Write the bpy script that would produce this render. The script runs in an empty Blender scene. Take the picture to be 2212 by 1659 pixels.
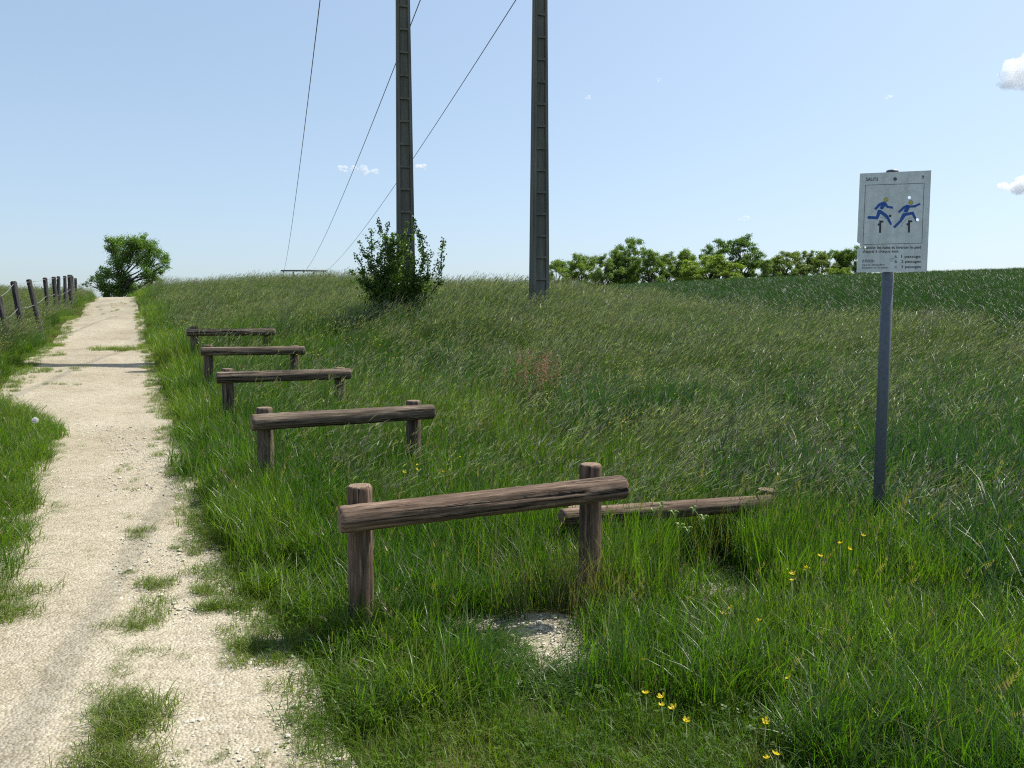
import bpy, bmesh, math, random
import numpy as np
from mathutils import Vector, Matrix, geometry
random.seed(7); RNG = np.random.default_rng(7)
R = math.radians
scene = bpy.context.scene
COL = scene.collection

# ------------------------------------------------------------------ camera, sky, sun, exposure
CAM_H, PITCH, FPX = 1.65, R(4.65), 1654.0          # photo pixels below are counted in a 2212 x 1659 frame
cam_data = bpy.data.cameras.new('camera'); cam = bpy.data.objects.new('camera', cam_data); COL.objects.link(cam)
cam.location = (0, 0, CAM_H); cam.rotation_euler = (math.pi/2 - PITCH, 0, 0)
cam_data.sensor_width = 36; cam_data.lens = 36*FPX/2212; cam_data.clip_start = .05; cam_data.clip_end = 20000
scene.camera = cam
SUN_EL, SUN_AZ = R(54), R(60)                        # azimuth from the view direction towards the right
world = bpy.data.worlds.new('World'); scene.world = world; world.use_nodes = True
wn = world.node_tree.nodes; wl = world.node_tree.links
bg = wn['Background']; sky = wn.new('ShaderNodeTexSky'); sky.sky_type = 'NISHITA'; sky.sun_disc = False
sky.sun_elevation = SUN_EL; sky.sun_rotation = SUN_AZ; sky.altitude = 100
sky.air_density = 1.0; sky.dust_density = 1.6; sky.ozone_density = 1.5
gm = wn.new('ShaderNodeGamma'); gm.inputs[1].default_value = .52          # evens the sky out, as the phone's picture does
mu = wn.new('ShaderNodeMix'); mu.data_type = 'RGBA'; mu.blend_type = 'MULTIPLY'; mu.inputs[0].default_value = 1; mu.inputs[7].default_value = (2.08, 2.36, 2.62, 1)
wl.new(sky.outputs[0], gm.inputs[0]); wl.new(gm.outputs[0], mu.inputs[6]); wl.new(mu.outputs[2], bg.inputs[0]); bg.inputs[1].default_value = .1
sun_d = bpy.data.lights.new('sun', 'SUN'); sun = bpy.data.objects.new('sun', sun_d); COL.objects.link(sun)
sun_d.energy = 5.0; sun_d.angle = R(.55); sun_d.color = (1, .95, .86)
SV = Vector((math.sin(SUN_AZ)*math.cos(SUN_EL), math.cos(SUN_AZ)*math.cos(SUN_EL), math.sin(SUN_EL)))
sun.rotation_euler = (-SV).to_track_quat('-Z', 'Y').to_euler(); sun.location = (20, 10, 40)
vs = scene.view_settings; vs.view_transform = 'Standard'; vs.look = 'None'; vs.exposure = 0.56; vs.gamma = 1; vs.use_curve_mapping = False
scene.render.engine = 'CYCLES'
cy = scene.cycles; cy.use_denoising = False; cy.filter_width = 1.15; cy.max_bounces = 12; cy.transmission_bounces = 3; cy.transparent_max_bounces = 4
cy.diffuse_bounces = 2; cy.volume_bounces = 12; cy.glossy_bounces = 1

# ------------------------------------------------------------------ pixel helpers
def ray(px, py):
    a = (px-1106)/FPX; b = (829.5-py)/FPX
    return np.array([a, math.cos(PITCH)+b*math.sin(PITCH), -math.sin(PITCH)+b*math.cos(PITCH)])
def at(px, py, depth):
    return Vector((ray(px, py)*depth + np.array([0, 0, CAM_H])).tolist())

# ------------------------------------------------------------------ terrain heights
CP = [(-.44,0,0),(0,0,0),(-1.4,2,.05),(-3,5,.19),(-5.5,10,.48),(-10.6,20,1.0),(-15.7,30,1.53),(-23.8,46,2.3),(-33,63.4,3.17),(-39,75,3.2),(-49,95,2.3),
 (-.8,3.85,.03),(.46,4.4,-.08),(-1.5,6.7,.17),(-2.8,9.2,.36),(-4.1,11.7,.57),(-5.2,14.2,.8),(1.3,5.6,-.1),(2,5.8,-.1),(2.6,5.2,-.08),(2,2.5,-.05),(4,4,-.02),
 (-2.3,17.1,1.7),(.6,17.5,1.7),(-9.5,28,2.45),(-6,31,2.85),(-3,33,2.72),(-12,33,2.8),(1,35,2.4),(-17.8,40,3.15),(-24,55,3.5),(-10,45,3.0),(0,50,3.2),
 (-12.2,22,1.45),(-14.3,30,1.75),
 (4.3,18,1.35),(6,25,2.0),(12,50,3.8),(17,70,4.9),(7,12,.6),(9.5,14,1.2),(20,30,2.9),(33,50,4.6),(47,70,6.0),(0,70,4.1),(-8,70,4.0),
 (20,100,5.0),(60,100,6.3),(20,140,4.8),(60,150,5.6),(-35,112,0),(-60,140,-1),(0,120,3.2),(110,150,6),(130,80,8),
 (-11.1,17,1.12),(-16.2,27,1.72),(-22.8,40,2.45),(-20,20,1.6),(-28,40,2.75),(-40,58,3.75),(-60,70,4.0),(-4.5,3,.15),(-8,5,.42),(-8,10,.7),(-20,5,.9),(-40,20,2.0),(-80,40,3),(-90,110,2),
 (0,-10,-.4),(-10,-10,0),(10,-10,-.6),(10,3,.05),(25,8,.9),(40,20,2.6),(80,40,5),(-60,-40,0),(60,-40,0),(0,-60,-1),(120,0,3),(-120,0,1)]
CP = np.array(CP, float)
def _tps(r2): return .5*r2*np.log(np.maximum(r2, 1e-12))
_n = len(CP); _d2 = ((CP[:, None, :2]-CP[None, :, :2])**2).sum(-1)
_A = np.zeros((_n+3, _n+3)); _A[:_n, :_n] = _tps(_d2) + np.eye(_n)*.4
_A[:_n, _n] = 1; _A[:_n, _n+1:] = CP[:, :2]; _A[_n:, :_n] = _A[:_n, _n:].T
_w = np.linalg.solve(_A, np.concatenate([CP[:, 2], np.zeros(3)]))
def hgt(x, y):
    x = np.atleast_1d(np.asarray(x, float)); y = np.atleast_1d(np.asarray(y, float))
    xc = np.clip(x, -150, 170); yc = np.clip(y, -80, 190)
    out = np.empty(len(x))
    for i in range(0, len(x), 20000):
        s = slice(i, i+20000)
        d2 = (xc[s, None]-CP[None, :, 0])**2 + (yc[s, None]-CP[None, :, 1])**2
        out[s] = _tps(d2) @ _w[:_n] + _w[_n] + _w[_n+1]*xc[s] + _w[_n+2]*yc[s]
    r = np.hypot(x-xc, y-yc)
    return out - np.minimum(r*.02, 12)
def h1(x, y): return float(hgt(x, y)[0])

PR = np.array([(.3,-8),(.1,0),(-.6,2.5),(-1.06,3.47),(-1.84,4.57),(-2.6,6.04),(-3.84,8.56),(-5.88,12.53),(-10.31,21.4),(-15.17,31.1),(-23.3,47.1),(-31.8,63.4),(-38,75),(-49,95)])
def edge_r(y): return np.interp(y, PR[:, 1], PR[:, 0])
TG = np.array([(-3.7,2.6),(-2.95,3.15),(-2.65,3.6),(-3.05,4.57),(-3.9,6.2),(-5.15,8.56),(-5.8,9.3),(-6.9,9.9)])
def edge_l(y):
    full = edge_r(y)-2.15
    tg = np.interp(y, TG[:, 1], TG[:, 0], left=-99, right=-99)
    return np.maximum(full, tg)
def wob(x, y, f=1.0, s=0.0):
    return (np.sin(x*2.1*f+s+1.3*np.sin(y*1.7*f+s))+np.sin(y*2.9*f+2*s+1.1*np.sin(x*1.3*f))+.6*np.sin((x+y)*5.3*f+s))/2.6

# ------------------------------------------------------------------ materials
def nm(name):
    m = bpy.data.materials.new(name); m.use_nodes = True
    nt = m.node_tree; return m, nt.nodes, nt.links, nt.nodes['Principled BSDF']
def tex(N, L, kind, scale, coord='Object', vec=None, detail=4, rough=.6):
    tc = N.new('ShaderNodeTexCoord'); mp = N.new('ShaderNodeMapping'); L.new(tc.outputs[coord], mp.inputs[0])
    mp.inputs['Scale'].default_value = vec or (1, 1, 1)
    t = N.new(kind); L.new(mp.outputs[0], t.inputs['Vector']); t.inputs['Scale'].default_value = scale
    if kind == 'ShaderNodeTexNoise': t.inputs['Detail'].default_value = detail; t.inputs['Roughness'].default_value = rough
    return t
def ramp(N, L, src, stops):
    r = N.new('ShaderNodeValToRGB'); L.new(src, r.inputs[0]); e = r.color_ramp.elements
    while len(e) < len(stops): e.new(.5)
    for el, (p, c) in zip(e, stops): el.position = p; el.color = (*c, 1)
    return r
def mixc(N, L, a, b, fac=.5, mode='MIX'):
    m = N.new('ShaderNodeMix'); m.data_type = 'RGBA'; m.blend_type = mode
    for sock, v in ((m.inputs[0], fac), (m.inputs[6], a), (m.inputs[7], b)):
        if hasattr(v, 'is_linked'): L.new(v, sock)
        elif isinstance(v, tuple): sock.default_value = (*v, 1)
        else: sock.default_value = v
    return m.outputs[2]
def bump(N, L, src, bs, strength=.5, dist=.01):
    b = N.new('ShaderNodeBump'); b.inputs['Strength'].default_value = strength; b.inputs['Distance'].default_value = dist
    L.new(src, b.inputs['Height']); L.new(b.outputs[0], bs.inputs['Normal'])

def mat_plain(name, col, rough=.6, metal=0, var=.15, scale=20):
    m, N, L, bs = nm(name); t = tex(N, L, 'ShaderNodeTexNoise', scale)
    c = ramp(N, L, t.outputs[0], [(.3, tuple(v*(1-var) for v in col)), (.7, tuple(min(1, v*(1+var)) for v in col))])
    L.new(c.outputs[0], bs.inputs['Base Color']); bs.inputs['Roughness'].default_value = rough; bs.inputs['Metallic'].default_value = metal
    return m
def mat_wood(name, c1, c2, c3):
    m, N, L, bs = nm(name)
    t = tex(N, L, 'ShaderNodeTexNoise', 5, vec=(9, 9, .5), detail=6, rough=.7)
    c = ramp(N, L, t.outputs[0], [(.32, c1), (.5, c2), (.68, c3)])
    t2 = tex(N, L, 'ShaderNodeTexNoise', 4, vec=(1, 1, .6), detail=4)
    r2 = ramp(N, L, t2.outputs[0], [(.4, (1, 1, 1)), (.62, (.75, .73, .71))])
    cc = mixc(N, L, c.outputs[0], r2.outputs[0], .8, 'MULTIPLY')
    t3 = tex(N, L, 'ShaderNodeTexNoise', 3, vec=(14, 14, .28), detail=3)
    r3 = ramp(N, L, t3.outputs[0], [(.38, (0, 0, 0)), (.44, (1, 1, 1))])
    cc = mixc(N, L, tuple(v*.3 for v in c1), cc, r3.outputs[0])
    L.new(cc, bs.inputs['Base Color']); bs.inputs['Roughness'].default_value = .85; bs.inputs['Specular IOR Level'].default_value = .25
    s = N.new('ShaderNodeMath'); s.operation = 'ADD'; L.new(t.outputs[0], s.inputs[0]); L.new(r3.outputs[0], s.inputs[1])
    bump(N, L, s.outputs[0], bs, .8, .006)
    return m
def mat_endgrain(name):
    m, N, L, bs = nm(name)
    t = tex(N, L, 'ShaderNodeTexWave', 34, vec=(1, 1, 0)); t.wave_type = 'RINGS'; t.rings_direction = 'Z'; t.inputs['Distortion'].default_value = 2.5
    c = ramp(N, L, t.outputs[1], [(.2, (.13, .085, .052)), (.8, (.30, .21, .14))])
    t2 = tex(N, L, 'ShaderNodeTexNoise', 60); c2 = mixc(N, L, c.outputs[0], ramp(N, L, t2.outputs[0], [(.35, (.5, .45, .4)), (.6, (1, 1, 1))]).outputs[0], .8, 'MULTIPLY')
    L.new(c2, bs.inputs['Base Color']); bs.inputs['Roughness'].default_value = .9; bump(N, L, t.outputs[1], bs, .4, .003)
    return m
def mat_leaf(name, cols, dry=None, trans=.45, rough=.45, tcol=(1.5, 1.7, .5), use_color=False, spec=.35):
    """two-sided leaf: colour from the per-blade random 'br', the per-plant 'tint', and 'kd' (0 leaf, 1 seed head)"""
    m, N, L, bs = nm(name)
    a = N.new('ShaderNodeAttribute'); a.attribute_name = 'br'
    fac = a.outputs['Fac']
    if not use_color:
        b = N.new('ShaderNodeAttribute'); b.attribute_type = 'INSTANCER'; b.attribute_name = 'tint'
        s = N.new('ShaderNodeMath'); s.operation = 'MULTIPLY_ADD'; L.new(b.outputs['Fac'], s.inputs[0]); s.inputs[1].default_value = .65
        s2 = N.new('ShaderNodeMath'); s2.operation = 'MULTIPLY'; L.new(fac, s2.inputs[0]); s2.inputs[1].default_value = .35
        L.new(s2.outputs[0], s.inputs[2]); fac = s.outputs[0]
    n = len(cols); c = ramp(N, L, fac, [(i/(n-1), k) for i, k in enumerate(cols)]).outputs[0]
    if use_color:
        oi = N.new('ShaderNodeObjectInfo'); c = mixc(N, L, c, oi.outputs['Color'], 1.0, 'MULTIPLY')
    if dry:
        k = N.new('ShaderNodeAttribute'); k.attribute_name = 'kd'
        cd = ramp(N, L, a.outputs['Fac'], [(i/(len(dry)-1), q) for i, q in enumerate(dry)]).outputs[0]
        c = mixc(N, L, c, cd, k.outputs['Fac'])
    L.new(c, bs.inputs['Base Color']); bs.inputs['Roughness'].default_value = rough; bs.inputs['Specular IOR Level'].default_value = spec
    tr = N.new('ShaderNodeBsdfTranslucent'); tc = mixc(N, L, c, tcol, 1.0, 'MULTIPLY'); L.new(tc, tr.inputs[0])
    mx = N.new('ShaderNodeMixShader'); mx.inputs[0].default_value = trans
    L.new(bs.outputs[0], mx.inputs[1]); L.new(tr.outputs[0], mx.inputs[2]); L.new(mx.outputs[0], N['Material Output'].inputs[0])
    return m

M = {}
M['wood'] = mat_wood('weathered_wood', (.032, .02, .013), (.135, .09, .062), (.33, .24, .175))
M['wood_grey'] = mat_wood('grey_wood', (.028, .021, .016), (.115, .087, .062), (.31, .245, .18))
M['end'] = mat_endgrain('end_grain')
M['fence_wood'] = mat_wood('old_fence_wood', (.02, .019, .018), (.05, .048, .046), (.12, .115, .11))
def mat_concrete():
    m, N, L, bs = nm('pole_concrete')
    t = tex(N, L, 'ShaderNodeTexNoise', 3, vec=(2, 2, .16), detail=8, rough=.75)
    t2 = tex(N, L, 'ShaderNodeTexNoise', 90, detail=2)
    c = ramp(N, L, t.outputs[0], [(.3, (.065, .066, .055)), (.52, (.145, .14, .118)), (.7, (.22, .21, .18))])
    c2 = mixc(N, L, c.outputs[0], ramp(N, L, t2.outputs[0], [(.3, (.55, .55, .5)), (.6, (1.1, 1.1, 1.05))]).outputs[0], .8, 'MULTIPLY')
    L.new(c2, bs.inputs['Base Color']); bs.inputs['Roughness'].default_value = .95; bump(N, L, t2.outputs[0], bs, .4, .006)
    return m
M['concrete'] = mat_concrete()
M['steel'] = mat_plain('galvanised_steel', (.10, .112, .13), .55, .3, .2, 40)
M['darksteel'] = mat_plain('dark_steel', (.09, .09, .1), .5, .5)
M['glass'] = mat_plain('insulator_glass', (.12, .25, .2), .15)
M['wire'] = mat_plain('aluminium_cable', (.22, .23, .24), .5, .6)
M['fwire'] = mat_plain('fence_wire', (.3, .3, .29), .5, .6)
def mat_plate():
    m, N, L, bs = nm('sign_plate')
    t = tex(N, L, 'ShaderNodeTexNoise', 25, detail=6); t2 = tex(N, L, 'ShaderNodeTexNoise', 5, vec=(3, 1, .5), detail=5)
    c = ramp(N, L, t.outputs[0], [(.3, (.62, .63, .62)), (.6, (.74, .75, .74))])
    c2 = mixc(N, L, c.outputs[0], ramp(N, L, t2.outputs[0], [(.35, (.78, .78, .74)), (.6, (1, 1, 1))]).outputs[0], .8, 'MULTIPLY')
    L.new(c2, bs.inputs['Base Color']); bs.inputs['Roughness'].default_value = .5
    return m
M['plate'] = mat_plate()
M['ink'] = mat_plain('black_print', (.035, .035, .045), .6, var=.3, scale=60)
M['ink_faded'] = mat_plain('faded_print', (.1, .1, .12), .6, var=.4, scale=60)
M['blue'] = mat_plain('blue_print', (.015, .085, .34), .55, var=.25, scale=50)
M['yellow'] = mat_plain('yellow_print', (.6, .47, .06), .55, var=.2, scale=50)

def mat_path():
    m, N, L, bs = nm('limestone_path')
    big = tex(N, L, 'ShaderNodeTexNoise', .9, detail=6, rough=.65)
    c = ramp(N, L, big.outputs[0], [(.3, (.33, .285, .205)), (.5, (.415, .372, .285)), (.7, (.475, .432, .342))])
    v = tex(N, L, 'ShaderNodeTexVoronoi', 75); v2 = tex(N, L, 'ShaderNodeTexVoronoi', 170)
    bw = N.new('ShaderNodeRGBToBW'); L.new(v.outputs['Color'], bw.inputs[0])
    s = ramp(N, L, bw.outputs[0], [(.15, (.66, .64, .6)), (.5, (1, 1, 1)), (.85, (1.16, 1.15, 1.12))])
    c2 = mixc(N, L, c.outputs[0], s.outputs[0], .75, 'MULTIPLY')
    g = ramp(N, L, v2.outputs['Distance'], [(.0, (1.05, 1.05, 1.05)), (.75, (.72, .7, .66))])
    c3 = mixc(N, L, c2, g.outputs[0], .7, 'MULTIPLY')
    md = tex(N, L, 'ShaderNodeTexNoise', 14, detail=5, rough=.7)
    c4 = mixc(N, L, c3, ramp(N, L, md.outputs[0], [(.36, (.74, .72, .66)), (.52, (1, 1, 1))]).outputs[0], .7, 'MULTIPLY')
    L.new(c4, bs.inputs['Base Color']); bs.inputs['Roughness'].default_value = .95; bs.inputs['Specular IOR Level'].default_value = .1
    inv = N.new('ShaderNodeMath'); inv.operation = 'MULTIPLY_ADD'; L.new(v.outputs['Distance'], inv.inputs[0]); inv.inputs[1].default_value = -1; L.new(md.outputs[0], inv.inputs[2])
    bump(N, L, inv.outputs[0], bs, .7, .012)
    return m
M['path'] = mat_path()
def mat_soil():
    m, N, L, bs = nm('meadow_soil')
    t = tex(N, L, 'ShaderNodeTexNoise', 2.5, detail=7, rough=.7); t2 = tex(N, L, 'ShaderNodeTexNoise', 45, detail=4)
    c = ramp(N, L, t.outputs[0], [(.3, (.05, .05, .018)), (.5, (.075, .08, .028)), (.7, (.12, .11, .05))])
    c2 = mixc(N, L, c.outputs[0], ramp(N, L, t2.outputs[0], [(.35, (.5, .5, .45)), (.65, (1.2, 1.2, 1.1))]).outputs[0], .8, 'MULTIPLY')
    L.new(c2, bs.inputs['Base Color']); bs.inputs['Roughness'].default_value = 1; bs.inputs['Specular IOR Level'].default_value = 0
    bump(N, L, t2.outputs[0], bs, .8, .03)
    return m
M['soil'] = mat_soil()
M['stone'] = mat_plain('limestone_pebble', (.5, .46, .37), .9, var=.45, scale=9)
M['stone_dark'] = mat_plain('dark_pebble', (.14, .13, .11), .9, var=.4, scale=9)
M['bark'] = mat_plain('bark', (.05, .042, .034), .95, var=.4, scale=6)
M['lawn'] = mat_leaf('lawn_grass', [(.03, .075, .01), (.064, .125, .013), (.11, .165, .018), (.175, .185, .045)], trans=.5, tcol=(1.35, 1.6, .4))
M['mid'] = mat_leaf('green_grass', [(.022, .066, .01), (.052, .115, .013), (.10, .165, .016), (.165, .2, .034)], dry=[(.14, .12, .07), (.19, .17, .10)], rough=.4, spec=.4, trans=.5, tcol=(1.35, 1.6, .4))
M['tall'] = mat_leaf('meadow_grass', [(.022, .062, .016), (.045, .10, .02), (.085, .145, .026), (.14, .17, .042)], dry=[(.125, .095, .08), (.15, .15, .11), (.21, .22, .17), (.31, .32, .27)], trans=.45, tcol=(1.35, 1.65, .5), rough=.44, spec=.4)
M['crop'] = mat_leaf('crop_leaf', [(.016, .044, .011), (.027, .062, .014), (.048, .088, .022)], trans=.35, rough=.45, spec=.3, tcol=(1.3, 1.6, .5))
M['coarse'] = mat_leaf('coarse_grass', [(.02, .055, .018), (.035, .085, .024), (.065, .12, .032)], dry=[(.14, .12, .08), (.2, .18, .12)], trans=.42, rough=.42, spec=.4, tcol=(1.35, 1.55, .5))
M['leaf'] = mat_leaf('tree_leaf', [(.04, .075, .016), (.065, .115, .022), (.10, .155, .03)], use_color=True, trans=.4)
M['petal'] = mat_leaf('yellow_petal', [(.68, .52, .012), (.76, .6, .02)], use_color=True, trans=.4, tcol=(1.1, 1.1, .8))

# ------------------------------------------------------------------ mesh helpers
def tag(o, label=None, cat=None, group=None, kind=None):
    if label: o['label'] = label
    if cat: o['category'] = cat
    if group: o['group'] = group
    if kind: o['kind'] = kind
    return o
def link(name, me, parent=None, mats=()):
    o = bpy.data.objects.new(name, me); COL.objects.link(o)
    for m in mats: me.materials.append(m)
    if parent is not None: o.parent = parent
    return o
def empty(name, loc, rz=0):
    o = bpy.data.objects.new(name, None); COL.objects.link(o); o.location = loc; o.rotation_euler = (0, 0, rz); o.empty_display_size = .2
    return o
def pymesh(name, v, f, smooth=True):
    me = bpy.data.meshes.new(name); me.from_pydata([tuple(map(float, p)) for p in v], [], f); me.update()
    if smooth: me.polygons.foreach_set('use_smooth', [True]*len(me.polygons))
    return me
def fast_mesh(name, V, F, attrs=None):
    """V (n,3) and F (m,k) as arrays"""
    V = np.asarray(V, np.float32); F = np.asarray(F, np.int32); k = F.shape[1]
    me = bpy.data.meshes.new(name); me.vertices.add(len(V)); me.vertices.foreach_set('co', V.ravel())
    me.loops.add(F.size); me.loops.foreach_set('vertex_index', F.ravel())
    me.polygons.add(len(F)); me.polygons.foreach_set('loop_start', np.arange(0, F.size, k, dtype=np.int32)); me.polygons.foreach_set('loop_total', np.full(len(F), k, np.int32))
    for n_, a in (attrs or {}).items():
        at_ = me.attributes.new(n_, 'FLOAT', 'POINT'); at_.data.foreach_set('value', np.asarray(a, np.float32))
    me.update(calc_edges=True); me.validate(); return me
def tube_vf(pts, rads, sides=8, cap=True):
    V, F = [], []; pts = [Vector(p) for p in pts]; n = len(pts); up = Vector((.13, .27, 1)).normalized()
    for i, p in enumerate(pts):
        d = (pts[min(i+1, n-1)]-pts[max(i-1, 0)]).normalized()
        a = d.cross(up if abs(d.dot(up)) < .95 else Vector((1, 0, 0))).normalized(); b = d.cross(a)
        for k in range(sides):
            t = 2*math.pi*k/sides; V.append(p+(a*math.cos(t)+b*math.sin(t))*rads[i])
    for i in range(n-1):
        for k in range(sides):
            F.append((i*sides+k, i*sides+(k+1) % sides, (i+1)*sides+(k+1) % sides, (i+1)*sides+k))
    if cap: F.append(tuple(range(sides-1, -1, -1))); F.append(tuple((n-1)*sides+k for k in range(sides)))
    return V, F
def tube(name, pts, rads, parent, mat, sides=8):
    if not hasattr(rads, '__len__'): rads = [rads]*len(pts)
    V, F = tube_vf(pts, rads, sides); return link(name, pymesh(name, V, F), parent, [mat])
def box_vf(x0, x1, y0, y1, z0, z1):
    V = [(x, y, z) for z in (z0, z1) for y in (y0, y1) for x in (x0, x1)]
    return V, [(0, 2, 3, 1), (4, 5, 7, 6), (0, 1, 5, 4), (2, 6, 7, 3), (0, 4, 6, 2), (1, 3, 7, 5)]
def log_mesh(name, length, rad, seed, chamfer=.01, rough=1.0):
    """a round timber along local z with uneven girth, shakes and bevelled sawn ends"""
    rs = np.random.default_rng(seed); ns, nr = 28, max(14, int(length/.035))
    zs = np.concatenate([[0, chamfer*.5, chamfer], np.linspace(chamfer*2, length-chamfer*2, nr), [length-chamfer, length-chamfer*.5, length]])
    ph = rs.uniform(0, 6.28, 8); crk = [(rs.uniform(0, 6.28), rs.uniform(.0, .6)*length, rs.uniform(.3, .9)*length, rs.uniform(.006, .012)) for _ in range(4)]
    V, F = [], []
    for i, z in enumerate(zs):
        e = min(z, length-z); ins = max(0, 1-e/chamfer)
        for k in range(ns):
            t = 2*math.pi*k/ns
            r = rad*(1+.018*rough*(math.sin(3*z+ph[0])+math.sin(2*t+ph[1]+z)+.7*math.sin(5*t+7*z+ph[2])+.5*math.sin(9*t-5*z+ph[3])))
            for (ct, z0, z1, dp) in crk:
                dt = abs((t-ct-.08*math.sin(4*z)+math.pi) % (2*math.pi)-math.pi)
                if dt < .13 and z0 < z < z1: r -= dp*min(1, (z-z0)/.1, (z1-z)/.1)*(1-dt/.13)
            r += rs.normal(0, .0009*rough); r -= chamfer*.7*ins**1.6
            V.append((r*math.cos(t), r*math.sin(t), z))
    m_ = len(zs)
    for i in range(m_-1):
        for k in range(ns): F.append((i*ns+k, i*ns+(k+1) % ns, (i+1)*ns+(k+1) % ns, (i+1)*ns+k))
    V.append((0, 0, -.001)); V.append((0, 0, length+.002)); c0, c1 = len(V)-2, len(V)-1; ncap = len(F)
    for k in range(ns): F.append((c0, (k+1) % ns, k))
    for k in range(ns): F.append((c1, (m_-1)*ns+k, (m_-1)*ns+(k+1) % ns))
    me = pymesh(name, V, F)
    for p in me.polygons[ncap:]: p.material_index = 1; p.use_smooth = False
    return me
def place_log(name, a, b, rad, seed, parent, mats, **kw):
    a, b = Vector(a), Vector(b); me = log_mesh(name, (b-a).length, rad, seed, **kw)
    o = link(name, me, parent, mats); q = (b-a).to_track_quat('Z', 'Y')
    mw = Matrix.Translation(a) @ q.to_matrix().to_4x4() @ Matrix.Rotation(seed*1.3, 4, 'Z')
    o.matrix_local = Matrix.Translation(-parent.location) @ mw
    return o

# ------------------------------------------------------------------ ground, path, gravel patches
def spaced(lo, hi, n, k):
    u = np.linspace(math.asinh(lo/k), math.asinh(hi/k), n); return k*np.sinh(u)
gx = spaced(-900, 900, 331, 6); gy = spaced(-300, 1500, 331, 8)
X, Y = np.meshgrid(gx, gy); Z = hgt(X.ravel(), Y.ravel())
Z += .012*wob(X.ravel(), Y.ravel(), 1.7)
nx, ny = len(gx), len(gy); idx = np.arange(nx*ny).reshape(ny, nx)
F = np.stack([idx[:-1, :-1].ravel(), idx[:-1, 1:].ravel(), idx[1:, 1:].ravel(), idx[1:, :-1].ravel()], 1)
me = fast_mesh('ground', np.stack([X.ravel(), Y.ravel(), Z], 1), F); me.polygons.foreach_set('use_smooth', [True]*len(me.polygons))
tag(link('ground', me, None, [M['soil']]), kind='structure')

ys = np.concatenate([np.arange(-8, 14, .12), np.arange(14, 40, .35), np.arange(40, 92, 1.0)]); nt_ = 27
V = []
for y in ys:
    r = edge_r(y)+.12+.07*float(wob(np.array(y), np.array(0.), 1.5)); l = edge_r(y)-2.3-.07*float(wob(np.array(y), np.array(3.), 1.5))
    for k in range(nt_): V.append((l+(r-l)*k/(nt_-1), y))
V = np.array(V); u = np.tile(np.linspace(-1, 1, nt_), len(ys))
zz = hgt(V[:, 0], V[:, 1]) + .028*(1-u**4) + .012*wob(V[:, 0], V[:, 1], .9) - .012*np.exp(-((np.abs(u)-.5)/.2)**2) + .006
idx = np.arange(len(V)).reshape(len(ys), nt_)
F = np.stack([idx[:-1, :-1].ravel(), idx[:-1, 1:].ravel(), idx[1:, 1:].ravel(), idx[1:, :-1].ravel()], 1)
me = fast_mesh('path', np.column_stack([V, zz]), F); me.polygons.foreach_set('use_smooth', [True]*len(me.polygons))
tag(link('path', me, None, [M['path']]), kind='structure')

def gpt(px, py, z=-.06):
    r = ray(px, py); t = (CAM_H-z)/-r[2]; return r[:2]*t
g1, g1b, g2 = gpt(1118, 1368), gpt(1178, 1418), gpt(1512, 1268)
PATCH = [(g1[0], g1[1], .37, .18), (g1b[0], g1b[1], .16, .26), (g2[0], g2[1], .25, .16)]
HOLLOW = [(gpt(1510, 1215)[0], gpt(1510, 1215)[1], .3, .28), (gpt(1250, 1330)[0], gpt(1250, 1330)[1], .18, .18)]
def in_patch(x, y, grow=1.0, sets=PATCH):
    m_ = np.zeros(np.shape(x), bool)
    for (cx, cy_, rx, ry) in sets:
        m_ |= ((x-cx)/(rx*grow))**2+((y-cy_)/(ry*grow))**2 < (1+.45*wob(x*4, y*4, 1.0, cx))
    return m_
def patch(cx, cy_, rx, ry, dz):
    V, F = [(cx, cy_, 0)], []; nr, ns = 6, 36
    for i in range(1, nr+1):
        for k in range(ns):
            t = 2*math.pi*k/ns; q = i/nr*1.5*(1+.12*math.sin(3*t+cx)+.08*math.sin(7*t)); V.append((cx+rx*q*math.cos(t), cy_+ry*q*math.sin(t), 0))
    V = np.array(V); V[:, 2] = hgt(V[:, 0], V[:, 1])+.012*wob(V[:, 0], V[:, 1], 1.7)+dz
    for k in range(ns): F.append((0, 1+k, 1+(k+1) % ns))
    for i in range(nr-1):
        for k in range(ns): F.append((1+i*ns+k, 1+(i+1)*ns+k, 1+(i+1)*ns+(k+1) % ns, 1+i*ns+(k+1) % ns))
    return tag(link('gravel_patch', pymesh('gravel_patch', V, F), None, [M['path']]), kind='structure')
patch(g1[0]*.65+g1b[0]*.35, g1[1]*.65+g1b[1]*.35, .3, .26, .014); patch(*PATCH[2], .014)

# ------------------------------------------------------------------ hurdles
def hurdle(pL, pR, rL, rR, rpost, rrail, seed, label, mats, ground=True):
    """pL, pR: post tops; rL, rR: rail ends"""
    base = (pL+pR)/2; base.z = h1(base.x, base.y)
    e = empty('log_hurdle', base); tag(e, label, 'hurdle', 'log hurdles along the path')
    for i, p in enumerate((pL, pR)):
        place_log('post', (p.x, p.y, h1(p.x, p.y)-.35), p, rpost*(1+.03*i), seed+i, e, mats, chamfer=.012)
    place_log('rail', rL, rR, rrail, seed+5, e, mats, chamfer=.014)
    return e
W = [M['wood'], M['end']]; WG = [M['wood_grey'], M['end']]
hurdle(at(777, 1048, 3.93), at(1276, 1002, 4.5), at(733, 1123, 3.80), at(1348, 1052, 4.42), .0635, .068, 11, 'nearest log hurdle, brown rail on two tall round posts by the gravel patch', W)
hurdle(at(1245, 1095, 5.35), at(1655, 1056, 5.9), at(1212, 1117, 5.2), at(1668, 1085, 5.82), .065, .06, 23, 'low log hurdle sunk in grass behind the nearest hurdle, bramble leaves at its rail', W)
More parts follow.
